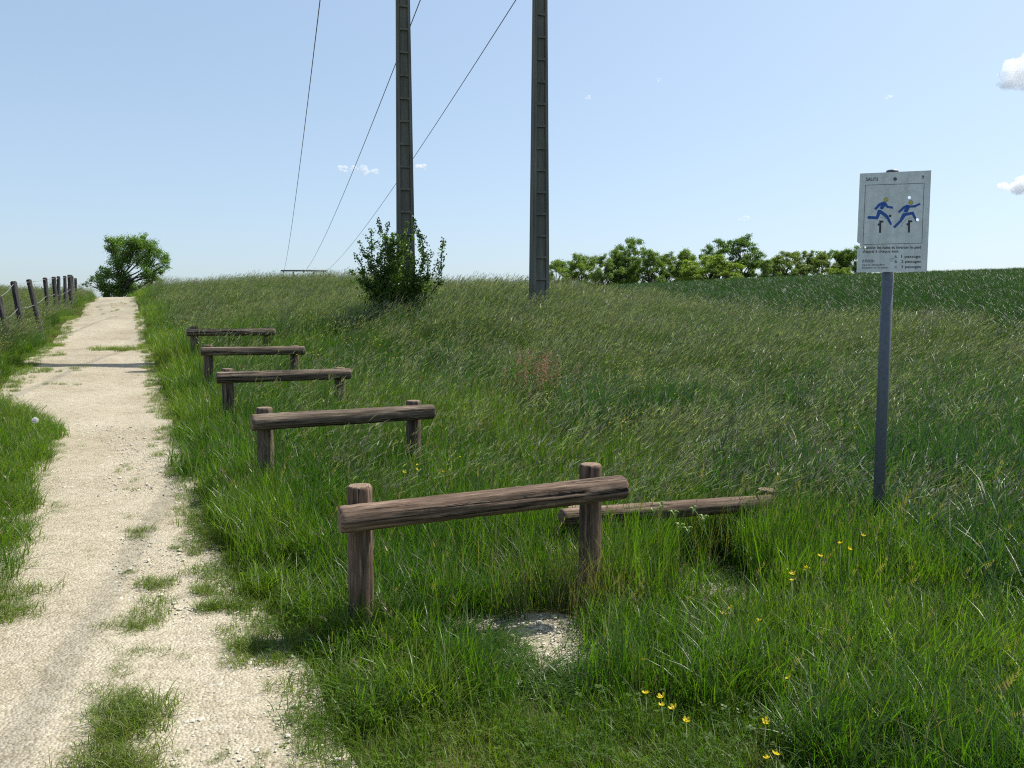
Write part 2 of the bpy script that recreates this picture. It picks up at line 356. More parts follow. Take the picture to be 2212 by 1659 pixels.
hurdle(at(571, 880, 6.3), at(893, 865, 6.9), at(543, 913, 6.15), at(936, 889, 6.85), .065, .066, 31, 'second tall hurdle of the row up the path, pale weathered rail top', WG)
hurdle(at(491, 796, 8.95), at(734, 794, 9.5), at(467, 816, 8.85), at(758, 807, 9.45), .065, .066, 43, 'middle hurdle of the five tall ones lined up beside the path', WG)
hurdle(at(449, 745, 11.3), at(636, 746, 11.9), at(433, 759, 11.2), at(658, 757, 11.85), .066, .066, 57, 'fourth tall hurdle up the path, second from the far end', WG)
hurdle(at(419, 705, 13.9), at(577, 707, 14.5), at(403, 718, 13.8), at(594, 717, 14.45), .066, .066, 63, 'farthest and smallest looking log hurdle of the row beside the path', WG)

# ------------------------------------------------------------------ information sign
cTL, cTR, cBR, cBL = [np.array(c, float) for c in ((285, 207), (1222, 165), (1143, 1468), (232, 1475))]
def crop_px(c): return ((1860+c[0]/5.923)/1.02712, (350+c[1]/5.923)/1.02712)
pTL = at(*crop_px(cTL), 5.25); pTR = at(*crop_px(cTR), 5.14)
ux = (pTR-pTL); SW = ux.length; ux.normalize()
uz = Vector((0, 0, 1)); uz = (uz-ux*uz.dot(ux)).normalized(); uy = uz.cross(ux)      # uy points away from the viewer
SH = (pTL-at(*crop_px(cBL), 5.2)).length
def plate_uv(c):
    c = np.array(c, float); u, v = .5, .5
    for _ in range(12):
        p = (cTL*(1-u)+cTR*u)*(1-v)+(cBL*(1-u)+cBR*u)*v
        du = (cTR-cTL)*(1-v)+(cBR-cBL)*v; dv = (cBL-cTL)*(1-u)+(cBR-cTR)*u
        s = np.linalg.solve(np.array([du, dv]).T, c-p); u += s[0]; v += s[1]
    return u*SW, -v*SH                                   # x to the right, z downwards from the top left corner
pmid = pTL+ux*(SW*.5)+uy*.06
sign = empty('information_sign', (pmid.x, pmid.y, h1(pmid.x, pmid.y)))
tag(sign, 'white metal exercise sign with two blue running figures on a grey post', 'sign')
SM = Matrix.Translation(pTL-sign.location) @ Matrix((ux, uy, uz)).transposed().to_4x4()
def circ(cx, cy_, r, n=20): return [(cx+r*math.cos(2*math.pi*k/n), cy_+r*math.sin(2*math.pi*k/n)) for k in range(n)]
def flat(name, rings, y0, y1, mat, parent):
    """prism on the plate from an outline (and holes) in plate coordinates"""
    loops = [[Vector((x, y0, z)) for x, z in r] for r in rings]; tri = geometry.tessellate_polygon(loops)
    pts = [p for l in loops for p in l]; n = len(pts)
    V = [tuple(p) for p in pts]+[(p.x, y1, p.z) for p in pts]; F = []
    for t in tri: F.append(tuple(t)); F.append(tuple(n+k for k in reversed(t)))
    s = 0
    for l in loops:
        for k in range(len(l)): F.append((s+k, s+(k+1) % len(l), n+s+(k+1) % len(l), n+s+k))
        s += len(l)
    me = pymesh(name, V, F, False); bm = bmesh.new(); bm.from_mesh(me); bmesh.ops.recalc_face_normals(bm, faces=bm.faces); bm.to_mesh(me); bm.free()
    o = link(name, me, parent, [mat]); o.matrix_local = SM if parent is sign else Matrix.Identity(4); return o
C = lambda pts: [plate_uv(p) for p in pts]
outline = [(285, 207), (1222, 165), (1143, 1468), (232, 1475), (234, 1440), (245, 1432), (236, 1424), (239, 1345), (258, 1330), (256, 1312), (240, 1308), (241, 1165), (275, 1166), (296, 1156), (298, 1142), (277, 1132), (285, 1104), (262, 1096), (243, 1076)]
plate = flat('plate', [C(outline), C(circ(934, 512, 20)), C(circ(1035, 797, 20)), C(circ(347, 1155, 17))], 0, .004, M['plate'], sign)
def pr(name, pts, mat, lift=.0008): return flat(name, [C(pts)], -lift, -.0001, mat, plate)
def stroke(a, b, w):
    a, b = np.array(a, float), np.array(b, float); d = (b-a)/np.linalg.norm(b-a); n_ = np.array([-d[1], d[0]])*w/2
    return [tuple(a+n_), tuple(b+n_), tuple(b-n_), tuple(a-n_)]
fr = [(357, 355), (1127, 330), (1085, 1100), (320, 1115)]
for i in range(4): pr('border_line', stroke(fr[i], fr[(i+1) % 4], 5), M['ink'])
def runner(head, top, legs):
    f = pr('runner_figure', top, M['blue']); pr('runner_legs', legs, M['blue']); pr('runner_head_outline', circ(*head, 29), M['ink_faded']); pr('runner_head', circ(*head, 24), M['yellow'], .0016)
runner((627, 540), [(590, 563), (625, 572), (655, 618), (722, 630), (717, 655), (640, 645), (615, 622), (580, 668), (540, 650), (565, 608), (495, 674), (470, 655), (530, 590)],
       [(520, 668), (555, 668), (640, 728), (662, 760), (704, 856), (680, 868), (630, 778), (555, 720), (518, 794), (490, 790), (390, 786), (378, 767), (392, 748), (495, 752)])
runner((950, 575), [(900, 603), (940, 614), (1000, 610), (1065, 583), (1080, 602), (1005, 640), (938, 642), (905, 705), (852, 698), (875, 650), (800, 714), (784, 692), (850, 628)],
       [(843, 715), (985, 693), (1016, 770), (1012, 800), (1022, 826), (1010, 822), (962, 732), (884, 748), (830, 822), (740, 908), (715, 888), (800, 805)])
for dx, dy in ((0, 0), (375, -2)):
    pr('hurdle_symbol', [(538+dx, 805+dy), (592+dx, 808+dy), (590+dx, 833+dy), (563+dx, 833+dy), (558+dx, 965+dy), (533+dx, 965+dy)], M['ink'])
    pr('hurdle_knob', circ(530+dx, 858+dy, 15), M['ink'], .0014)
pr('ball_mark', circ(680, 747, 16), M['ink'], .0022)
for a, b in (((548, 765), (590, 770)), ((590, 770), (630, 785)), ((818, 885), (850, 835)), ((850, 835), (905, 785)), ((905, 785), (990, 772))): pr('motion_line', stroke(a, b, 3), M['ink_faded'])
pr('bolt', circ(750, 275, 23), M['ink_faded']); pr('bolt_head', circ(750, 275, 14), M['steel'], .004)
hr = [(670, 1300), (680, 1295), (688, 1303), (697, 1295), (708, 1302), (708, 1318), (688, 1336), (669, 1318)]
for i in range(len(hr)): pr('heart_line', stroke(hr[i], hr[(i+1) % len(hr)], 4), M['ink_faded'])
pr('pointer_line', stroke((708, 1300), (732, 1285), 4), M['ink_faded']); pr('underline', stroke((310, 1343), (472, 1341), 3), M['ink_faded'])
def lettering(body, x0, x1, ya, yb, mat=None):
    cu = bpy.data.curves.new('lettering', 'FONT'); cu.body = body; cu.size = 1; cu.resolution_u = 2; cu.offset = .014
    t = bpy.data.objects.new('lettering_tmp', cu); COL.objects.link(t); bpy.context.view_layer.update()
    me = bpy.data.meshes.new_from_object(t.evaluated_get(bpy.context.evaluated_depsgraph_get())); bpy.data.objects.remove(t); bpy.data.curves.remove(cu)
    co = np.empty(len(me.vertices)*3, np.float32); me.vertices.foreach_get('co', co); co = co.reshape(-1, 3)
    a, b = co.min(0), co.max(0); q = (co-a)/np.maximum(b-a, 1e-6)
    A, B, D = [np.array(plate_uv(p)) for p in ((x0, yb), (x1, yb), (x0, ya))]
    xz = A+q[:, :1]*(B-A)+q[:, 1:2]*(D-A)
    me.vertices.foreach_set('co', np.column_stack([xz[:, 0], np.full(len(q), -.0009), xz[:, 1]]).astype(np.float32).ravel()); me.update()
    return link('lettering', me, plate, [mat or M['ink']])
lettering('SAUTS', 365, 527, 258, 302); lettering('9', 1097, 1130, 230, 272)
lettering('F', 318, 336, 1142, 1176); lettering('anchir les haies et inverser le pied', 362, 1072, 1134, 1184)
lettering("d'appel à chaque saut", 315, 785, 1183, 1232); lettering('A EVITER :', 310, 475, 1310, 1339)
lettering('Saut en déséquilibre', 310, 605, 1365, 1394, M['ink_faded']); lettering('Réception sur les talons', 305, 640, 1402, 1432, M['ink_faded'])
for k, s, y in (('A', '1 passage', 1256), ('B', '2 passages', 1321), ('C', '3 passages', 1389)):
    lettering(k, 732, 762, y+2, y+34); lettering(s, 818, 1066, y-2, y+44)
rr = ray(1917, 600); ty = (pmid.y-.012)/rr[1]; pp = Vector((rr[0]*ty, pmid.y-.012, 0)); zg = h1(pmid.x, pmid.y); rr = ray(1930, 368); ztop = CAM_H+rr[2]*pp.y/rr[1]
base = Vector((pp.x, pp.y, 0))-sign.location; base.z = 0
tube('post', [base+Vector((0, 0, -.4)), base+Vector((0, 0, 1.2)), base+Vector((.004, 0, ztop-zg-.03))], .0375, sign, M['steel'], 20)
tube('post_cap', [base+Vector((.004, 0, ztop-zg-.03)), base+Vector((.004, 0, ztop-zg-.012)), base+Vector((.004, 0, ztop-zg))], [.041, .041, .036], sign, M['darksteel'], 20)
for v in (.18, .8):
    q = SM @ Vector((SW*.5, .004, -SH*v)); tube('clamp', [q+Vector((0, .001, -.018)), q+Vector((0, .045, -.018)), q+Vector((0, .045, .018)), q+Vector((0, .001, .018))], .006, sign, M['darksteel'], 6)

# ------------------------------------------------------------------ concrete poles, crossarms, power lines
def concrete_pole(x, y, yaw, ztop, wb, label, pitch=.483):
    zb = h1(x, y)-.3; H_ = ztop-zb; e = empty('concrete_pole', (x, y, zb), yaw); tag(e, label, 'utility pole', 'concrete power line poles')
    wt = wb-.0165*H_; db, dt = wb*.95, wt*.95
    def prism(name, xa0, xa1, ya0, ya1, xb0, xb1, yb0, yb1, z0, z1):
        V = [(xa0, ya0, z0), (xa1, ya0, z0), (xa1, ya1, z0), (xa0, ya1, z0), (xb0, yb0, z1), (xb1, yb0, z1), (xb1, yb1, z1), (xb0, yb1, z1)]
        me = pymesh(name, V, [(0, 3, 2, 1), (4, 5, 6, 7), (0, 1, 5, 4), (1, 2, 6, 5), (2, 3, 7, 6), (3, 0, 4, 7)], False)
        bm = bmesh.new(); bm.from_mesh(me); bmesh.ops.bevel(bm, geom=[e_ for e_ in bm.edges if abs(e_.verts[0].co.z-e_.verts[1].co.z) > .01], offset=.012, segments=2, affect='EDGES'); bm.to_mesh(me); bm.free()
        return link(name, me, e, [M['concrete']])
    fb, ft = wb*.21, wt*.21
    prism('flange', -wb/2, -wb/2+fb, -db/2, db/2, -wt/2, -wt/2+ft, -dt/2, dt/2, 0, H_)
    prism('flange', wb/2-fb, wb/2, -db/2, db/2, wt/2-ft, wt/2, -dt/2, dt/2, 0, H_)
    web = prism('web', -wb/2+fb-.004, wb/2-fb+.004, -db/2+.045, db/2-.045, -wt/2+ft-.004, wt/2-ft+.004, -dt/2+.04, dt/2-.04, 0, H_-.02)
    z = .42+.3
    while z < H_-.2:
        k = z/H_; w = (wb+(wt-wb)*k)/2-(fb+(ft-fb)*k)+.004; d = (db+(dt-db)*k)/2-.006
        for s in (-1, 1):
            V, F = box_vf(-w, w, min(s*(d-.05), s*d), max(s*(d-.05), s*d), z-.022, z+.022)
            V = [(vx, vy, vz+(.016 if abs(vy) < d-.01 and vz > z else 0)) for vx, vy, vz in V]
            link('rung', pymesh('rung', V, F, False), web, [M['concrete']])
        z += pitch
    return e
YAW = R(13)
A = at(877, 630, 17.0); B = at(1164.5, 628, 17.5)
near_w = [at(727, -300, 16.6), at(1022.6, -300, 17.2), at(1303.8, -300, 17.8)]
far_w = [at(612, 590, 114), at(656, 590, 114), at(699, 590, 114)]
ZT = near_w[1].z+.35
concrete_pole(A.x, A.y, YAW, ZT, .405, 'left ladder patterned concrete pole with a leafy shrub round its foot')
concrete_pole(B.x, B.y, YAW, ZT, .405, 'right ladder patterned concrete pole standing bare in the meadow')
def crossarm(pts, label, drop, parent_name='crossarm'):
    a, b = pts[0], pts[-1]; d = (b-a).normalized(); e = empty('crossarm', (pts[1].x, pts[1].y, pts[1].z+drop)); tag(e, label, 'crossarm', 'power line crossarms')
    o = e.location; lo = a-d*.35; hi = b+d*.35; n_ = Vector((-d.y, d.x, 0)).normalized()
    tube('beam', [lo-o+Vector((0, 0, drop+.06)), hi-o+Vector((0, 0, drop+.06))], .13, e, M['darksteel'], 4)
    for p in pts:
        rod = tube('insulator_rod', [p-o, p-o+Vector((0, 0, drop))], .012, e, M['darksteel'], 6)
        for k in range(5):
            c = p-o+Vector((0, 0, drop*(.15+.17*k))); tube('insulator_disc', [c, c+Vector((0, 0, .02)), c+Vector((0, 0, .05))], [.1, .09, .03], rod, M['glass'], 12)
    return e
crossarm(near_w, 'steel crossarm with insulators on top of the two concrete poles', .42)
fa = [p+Vector((0, 0, -.05)) for p in far_w]
fe = crossarm(far_w, 'dark horizontal crossarm of the far pylon peeping over the grass crest', .3)
for k, t in ((0, .25), (1, .75)):
    p = far_w[0].lerp(far_w[2], t); concrete_pole(p.x, p.y, YAW, p.z+.2, .4, ['left', 'right'][k]+' concrete pole of the far pair hidden behind the grass crest', 1.4)
for nw, fw, lab in zip(near_w, far_w, ('leftmost thin power line in the sky, clear of the poles', 'middle thin power line passing behind the left concrete pole near its top', 'rightmost thin power line slanting from top centre down past the shrub')):
    P_ = [nw.lerp(fw, t)-Vector((0, 0, 4*1.2*t*(1-t))) for t in np.linspace(0, 1, 60)]
    e = empty('power_line', nw); tag(e, lab, 'power line', 'power lines'); tube('cable', [p-nw for p in P_], .0155, e, M['wire'], 6)
    back = nw+(nw-fw).normalized()*55; P2 = [nw.lerp(back, t)-Vector((0, 0, 4*.8*t*(1-t))) for t in np.linspace(0, 1, 24)]
    tube('cable', [p-nw for p in P2], .0155, e, M['wire'], 6)

# ------------------------------------------------------------------ fence
FP = [((9, 703), (-4, 640), 15.2), ((46, 700), (29, 608), 16.9), ((78, 672), (62, 604), 19.6), ((103, 662), (97, 600), 23.4), ((121, 655), (116, 598), 26.2), ((128, 652), (126, 597), 29), ((141, 648), (140, 596), 32), ((153, 640), (151, 594), 34), ((157, 638), (156, 597), 37), ((164, 634), (163, 601), 41)]
p0 = at(*FP[1][0], FP[1][2]); fence = empty('wire_fence', (p0.x, p0.y, h1(p0.x, p0.y)))
tag(fence, 'old grey wooden post and wire fence along the left of the path', 'fence')
tops = []
for i, (b, t, d) in enumerate(FP):
    bt, tp = at(*b, d), at(*t, d); gz = h1(bt.x, bt.y); dr = (tp-bt).normalized()
    foot = bt+dr*((gz-.2-bt.z)/dr.z)
    place_log('fence_post', foot, tp, .062 if i != 7 else .095, 80+i, fence, [M['fence_wood'], M['fence_wood']], rough=2.2, chamfer=.02); tops.append((foot, tp))
f0 = (tops[0][0]+(tops[0][0]-tops[1][0])*1.3, tops[0][1]+(tops[0][1]-tops[1][1])*1.3)
place_log('fence_post', f0[0], f0[1], .062, 95, fence, [M['fence_wood'], M['fence_wood']], rough=2.2, chamfer=.02)
tops.insert(0, f0)
for k in (.03, .36, .66):
    pts = []
    for (a, b) in tops:
        q = b.lerp(a, k)-fence.location
        if pts: pts.append((pts[-1]+q)/2-Vector((0, 0, .03)))
        pts.append(q)
    tube('fence_wire', pts, .0055, fence, M['fwire'], 5)

# ------------------------------------------------------------------ leaves and trees
def leaf_quads(cent, size, rs, flat_=.0, aspect=.6):
    n = len(cent); a = rs.normal(size=(n, 3)); a /= np.linalg.norm(a, axis=1)[:, None]
    b = rs.normal(size=(n, 3)); b[:, 2] += flat_; b -= a*(a*b).sum(1)[:, None]; b /= np.linalg.norm(b, axis=1)[:, None]
    c = np.cross(a, b); s = size*rs.uniform(.6, 1.3, n)[:, None]
    V = np.stack([cent-a*s*.5, cent+c*s*aspect*.5+b*s*.12, cent+a*s*.5, cent-c*s*aspect*.5+b*s*.12], 1).reshape(-1, 3)
    F = np.arange(n*4).reshape(n, 4); return V, F, np.repeat(rs.random(n), 4)
def blob_leaves(blobs, dens, size, rs, shell=.55):
    """leaf centres in soft uneven clumps; blobs rows: x y z rx ry rz"""
    out = []
    for b in blobs:
        n = max(8, int(dens*b[3]*b[4]*b[5]))
        sub = rs.normal(size=(max(5, int(7*(b[3]*b[5])**.5*3)), 3)); sub /= np.linalg.norm(sub, axis=1)[:, None]; sub *= (shell+(1-shell)*rs.random((len(sub), 1)))
        c = sub[rs.integers(0, len(sub), n)]*.82+rs.normal(size=(n, 3))*.17
        out.append(np.array(b[:3])+c*np.array(b[3:6]))
    return np.concatenate(out)
def limb(a, b, r0, r1, rs, n=6, bow=.08):
    a, b = Vector(a), Vector(b); L_ = (b-a).length; o = Vector(rs.normal(size=3))*L_*bow; P_ = [a.lerp(b, t)+o*math.sin(math.pi*t)+Vector(rs.normal(size=3))*L_*.02*(0 < t < 1) for t in np.linspace(0, 1, n)]
    return P_, [r0+(r1-r0)*t for t in np.linspace(0, 1, n)]
def join_tubes(name, tubes, parent, mat, sides=6):
    V, F = [], []
    for P_, r_ in tubes:
        v, f = tube_vf(P_, r_, sides); o = len(V); V += v; F += [tuple(i+o for i in q) for q in f]
    return link(name, pymesh(name, V, F), parent, [mat])
def plant_from_blobs(name, base, blobs, dens, size, seed, label, cat, trunk_r, col, group=None, fork=.3, shell=.55, nlimb=None):
    rs = np.random.default_rng(seed); e = empty(name, base); tag(e, label, cat, group); base = Vector(base)
    B_ = [(b[0]-base.x, b[1]-base.y, b[2]-base.z, b[3], b[4], b[5]) for b in blobs]
    top = max(b[2] for b in B_); fk = Vector((0, 0, top*fork)); tb = []
    tb.append(limb((0, 0, -.2), fk, trunk_r, trunk_r*.75, rs, 5, .03))
    for i, b in enumerate(B_):
        c = Vector(b[:3]); st = Vector((0, 0, min(c.z*.5, fk.z*rs.uniform(.5, 1)))); tb.append(limb(st, c, trunk_r*.5, trunk_r*.14, rs))
        for k in range(3):
            tgt = c+Vector((rs.normal()*b[3]*.6, rs.normal()*b[4]*.6, rs.normal()*b[5]*.6)); tb.append(limb(st.lerp(c, .65), tgt, trunk_r*.18, trunk_r*.06, rs, 4))
    join_tubes('trunk', tb, e, M['bark'])
    c = blob_leaves(B_, dens, size, rs, shell); V, F, br = leaf_quads(c, size, rs)
    o = link('crown', fast_mesh('crown', V, F, {'br': br}), e, [M['leaf']]); o.color = (*col, 1)
    return e
def pxblob(px, py, r, d, dj=0, sq=1.0):
    p = at(px, py, d+dj); k = r/FPX*(d+dj); return (p.x, p.y, p.z, k, k*1.0, k*sq)
# tree at the end of the path
TD = 70
tb = at(262, 652, TD); tz = h1(tb.x, tb.y)
bl = [(252, 528, 22, 0), (243, 545, 20, 1), (278, 522, 24, -1), (300, 530, 26, 0), (325, 538, 24, 1), (345, 552, 20, 0), (355, 572, 16, -1), (340, 590, 18, 1), (315, 565, 24, 0), (285, 555, 28, 1), (255, 570, 24, -1), (262, 600, 26, 0), (235, 590, 18, 1), (212, 600, 16, 0), (198, 606, 12, 1), (225, 618, 22, -1), (255, 630, 26, 0), (285, 622, 26, 1), (300, 640, 20, -1), (235, 640, 18, 0), (322, 615, 18, 1), (345, 612, 15, 0), (318, 592, 20, -1), (335, 600, 16, 0), (236, 522, 13, 0), (310, 515, 13, 1), (362, 560, 10, 0), (222, 588, 14, -1), (185, 614, 9, 0)]
plant_from_blobs('hedgerow_tree', (tb.x, tb.y, tz), [pxblob(a, b, c, TD, dj*.7) for a, b, c, dj in bl], 2300, .12, 5, 'broad open crowned tree standing at the far end of the path', 'tree', .16, (1.7, 1.7, 1.7), fork=.42, shell=.25)
# bushes behind the fence, shrub by the right pole
def bush(px, py, w, h, d, seed, label, col, size=.14, dens=200, group=None):
    rs = np.random.default_rng(seed); bs_ = [pxblob(px+rs.uniform(-.4, .4)*w, py-h*rs.uniform(.1, .85), .28*w, d, rs.uniform(-.5, .5)) for _ in range(7)]
    p = at(px, py, d); plant_from_blobs('bush', (p.x, p.y, h1(p.x, p.y)), bs_, dens, size, seed, label, 'bush', .06, col, group)
bush(88, 640, 40, 42, 60, 21, 'small green bush seen through the fence between its second and third posts', (.9, 1, .7), dens=160)
bush(112, 640, 30, 44, 62, 22, 'small bush behind the thin fence posts, right of the other fence bush', (.9, 1, .75), dens=160)
bush(172, 640, 26, 36, 66, 23, 'low green bush left of the tree at the path end', (.7, .9, .7), dens=260)
bush(1128, 618, 44, 22, 92, 24, 'tiny far bush on the skyline just left of the right concrete pole', (.9, .95, .8))

# shrub round the left pole: arching stems with small leaves
def pole_shrub():
    rs = np.random.default_rng(33); b = at(870, 660, 16.8); base = Vector((b.x, b.y-.25, h1(b.x, b.y-.25)))
    e = empty('wild_shrub', base); tag(e, 'leafy wild shrub with arching twigs growing round the foot of the left pole', 'shrub')
    tips = [(815, 473), (802, 492), (838, 480), (858, 500), (775, 520), (765, 548), (757, 585), (776, 603), (790, 545), (800, 560), (812, 520), (826, 540), (880, 478), (893, 468), (870, 520), (885, 540), (905, 500), (932, 545), (957, 513), (948, 560), (925, 585), (915, 600), (842, 570), (820, 600), (805, 610), (860, 590), (880, 600), (900, 560), (850, 540), (835, 510), (900, 620), (840, 620), (870, 560), (786, 580), (910, 540), (848, 505), (830, 580), (870, 610), (888, 575), (858, 615), (818, 555), (852, 560), (895, 590), (875, 580), (808, 575), (790, 610), (925, 610), (865, 535), (892, 510), (876, 505), (884, 560)]
    tb, cs = [], []
    for i, (px, py) in enumerate(tips):
        d = 16.9+rs.uniform(-.95, .25) if px < 845 or px > 900 else 16.25+rs.uniform(-.3, .2)
        t = at(px, py, d)-base; st = Vector((rs.uniform(-.25, .25), rs.uniform(-.2, .15), 0))
        P_, r_ = limb(st, t, .014, .004, rs, 9, .1); tb.append((P_, r_))
        L_ = t.length
        for k in range(int(150*L_)):
            u = rs.uniform(.18, 1)**.8; j = min(int(u*8), 7); p = P_[j].lerp(P_[j+1], u*8-j)
            cs.append(np.array(p)+rs.normal(size=3)*(.022+.085*(1-u)))
        for k in range(4):
            u = rs.uniform(.3, .95); p = P_[int(u*8)]; q = p+Vector((rs.normal()*.12, rs.normal()*.12, rs.uniform(0, .22)))
            tb.append(limb(p, q, .005, .002, rs, 4))
            for m_ in range(16): cs.append(np.array(p.lerp(q, rs.random()))+rs.normal(size=3)*.022)
    core = rs.normal(size=(2600, 3))*np.array([.33, .25, .27])+np.array([-.05, .0, .42]); cs += list(core[core[:, 2] > 0])
    join_tubes('stem', tb, e, M['bark'], 5)
    V, F, br = leaf_quads(np.array(cs), .05, rs, aspect=.75); o = link('foliage', fast_mesh('foliage', V, F, {'br': br}), e, [M['leaf']]); o.color = (1.0, 1.05, .8, 1)
pole_shrub()

# tree line beyond the crop: four crown shapes, each tree a copy with its own size, turn and tone
def crown_proto(seed, tall):
    rs = np.random.default_rng(seed); bs_ = []
    for k in range(24):
        z = .06+.80*(k+rs.random())/24; w = .4*math.sin(math.pi*min(1, (z+.12)/1.12))**.7
        a = k*2.4+rs.uniform(-.4, .4); q = rs.uniform(.25, 1); bs_.append((w*math.cos(a)*q, w*math.sin(a)*q, z, .155, .155, .10+.04*tall))
    bs_.append((0, 0, .87, .14, .14, .12)); c = blob_leaves(bs_, 360000, .05, rs, .3)
    V, F, br = leaf_quads(c, .0185, rs); cm = fast_mesh('crown', V, F, {'br': br}); cm.materials.append(M['leaf'])
    tb = [limb((0, 0, -.03), (0, 0, .5), .022, .014, rs, 5, .02)]
    for b in bs_: tb.append(limb((0, 0, rs.uniform(.12, .42)), b[:3], .011, .003, rs, 5))
    V, F = [], []
    for P_, r_ in tb:
        v, f = tube_vf(P_, r_, 5); o = len(V); V += v; F += [tuple(i+o for i in q) for q in f]
    tm = pymesh('trunk', V, F); tm.materials.append(M['bark']); return cm, tm
PROTO = [crown_proto(100+i, i % 2) for i in range(4)]
YG, MG, DG, BR = (2.05, 1.75, 1.9), (1.75, 1.6, 1.9), (1.2, 1.25, 1.6), (1.9, 1.5, 1.9)
TL = [(1203, 566, 62, 108, YG, 'leftmost tree of the far line, touching the right pole'), (1252, 553, 78, 112, YG, 'rounded yellow green tree just right of the right pole'), (1302, 556, 70, 110, YG, 'low yellow green tree left of the peaked tree in the far line'),
      (1340, 546, 70, 114, MG, 'green tree at the left shoulder of the peaked tree'), (1363, 520, 82, 116, MG, 'peaked tree rising above its neighbours in the left half of the far line'), (1402, 545, 74, 111, MG, 'tree at the right shoulder of the peaked tree'), (1442, 551, 74, 113, YG, 'yellow green tree midway between the peaked tree and the tall dark tree'),
      (1482, 546, 74, 115, YG, 'open topped yellow green tree left of the bright round bush'), (1553, 522, 84, 120, DG, 'left half of the tall dark tree clump in the far line'), (1535, 556, 120, 104, (2.5, 2.05, 1.5), 'bright yellow green round tree in front of the tall dark clump'), (1604, 516, 110, 118, DG, 'tallest dark green tree, right half of the clump in the far line'), (1652, 566, 50, 110, MG, 'small tree tucked at the right foot of the tallest tree'),
      (1692, 547, 78, 112, BR, 'brownish open tree with visible stems right of the tallest tree'), (1738, 546, 66, 114, BR, 'second brownish open tree, midway to the sign'), (1776, 549, 66, 111, BR, 'third brownish open tree, nearer to the sign'), (1815, 544, 62, 113, (1.7, 1.55, 1.2), 'thin greyish tree left of the sign plate'), (1852, 536, 70, 112, (1.5, 1.45, 1.2), 'last tree of the far line, partly hidden by the sign plate'),
      (1822, 580, 50, 104, (2.4, 2.0, 1.5), 'low yellow bush at the crop edge left of the sign')]
for i, (px, py, w, d, col, lab) in enumerate(TL):
    p = at(px, py, d); z = h1(p.x, p.y); H_ = p.z-z; e = empty('field_tree', (p.x, p.y, z), i*1.7); tag(e, lab, 'tree', 'trees in the far line'); Wd = 1.45*w/FPX*d
    e.scale = (Wd/.95, Wd/.95, 1.1*H_/.98); cm, tm = PROTO[i % 4]
    for n_, me in (('crown', cm), ('trunk', tm)):
        o = bpy.data.objects.new(n_, me); COL.objects.link(o); o.parent = e; o.color = (*col, 1)

def hedgerow():
    rs = np.random.default_rng(77); bl_ = []
    for px in np.arange(1190, 1872, 7.5):
        d = rs.uniform(113, 121); cy0 = 612-(px-1190)*.034; bl_.append(pxblob(px+rs.uniform(-4, 4), cy0-rs.uniform(6, 46), rs.uniform(9, 15), d, 0, .9))
    c = blob_leaves(bl_, 700, .3, rs, .25); V, F, br = leaf_quads(c, .2, rs); o = link('hedgerow_undergrowth', fast_mesh('hedgerow_undergrowth', V, F, {'br': br}), None, [M['leaf']]); o.color = (1.6, 1.45, 1.6, 1)
    tag(o, 'tangled green undergrowth filling the feet of the far tree line', 'undergrowth', kind='stuff')
hedgerow()

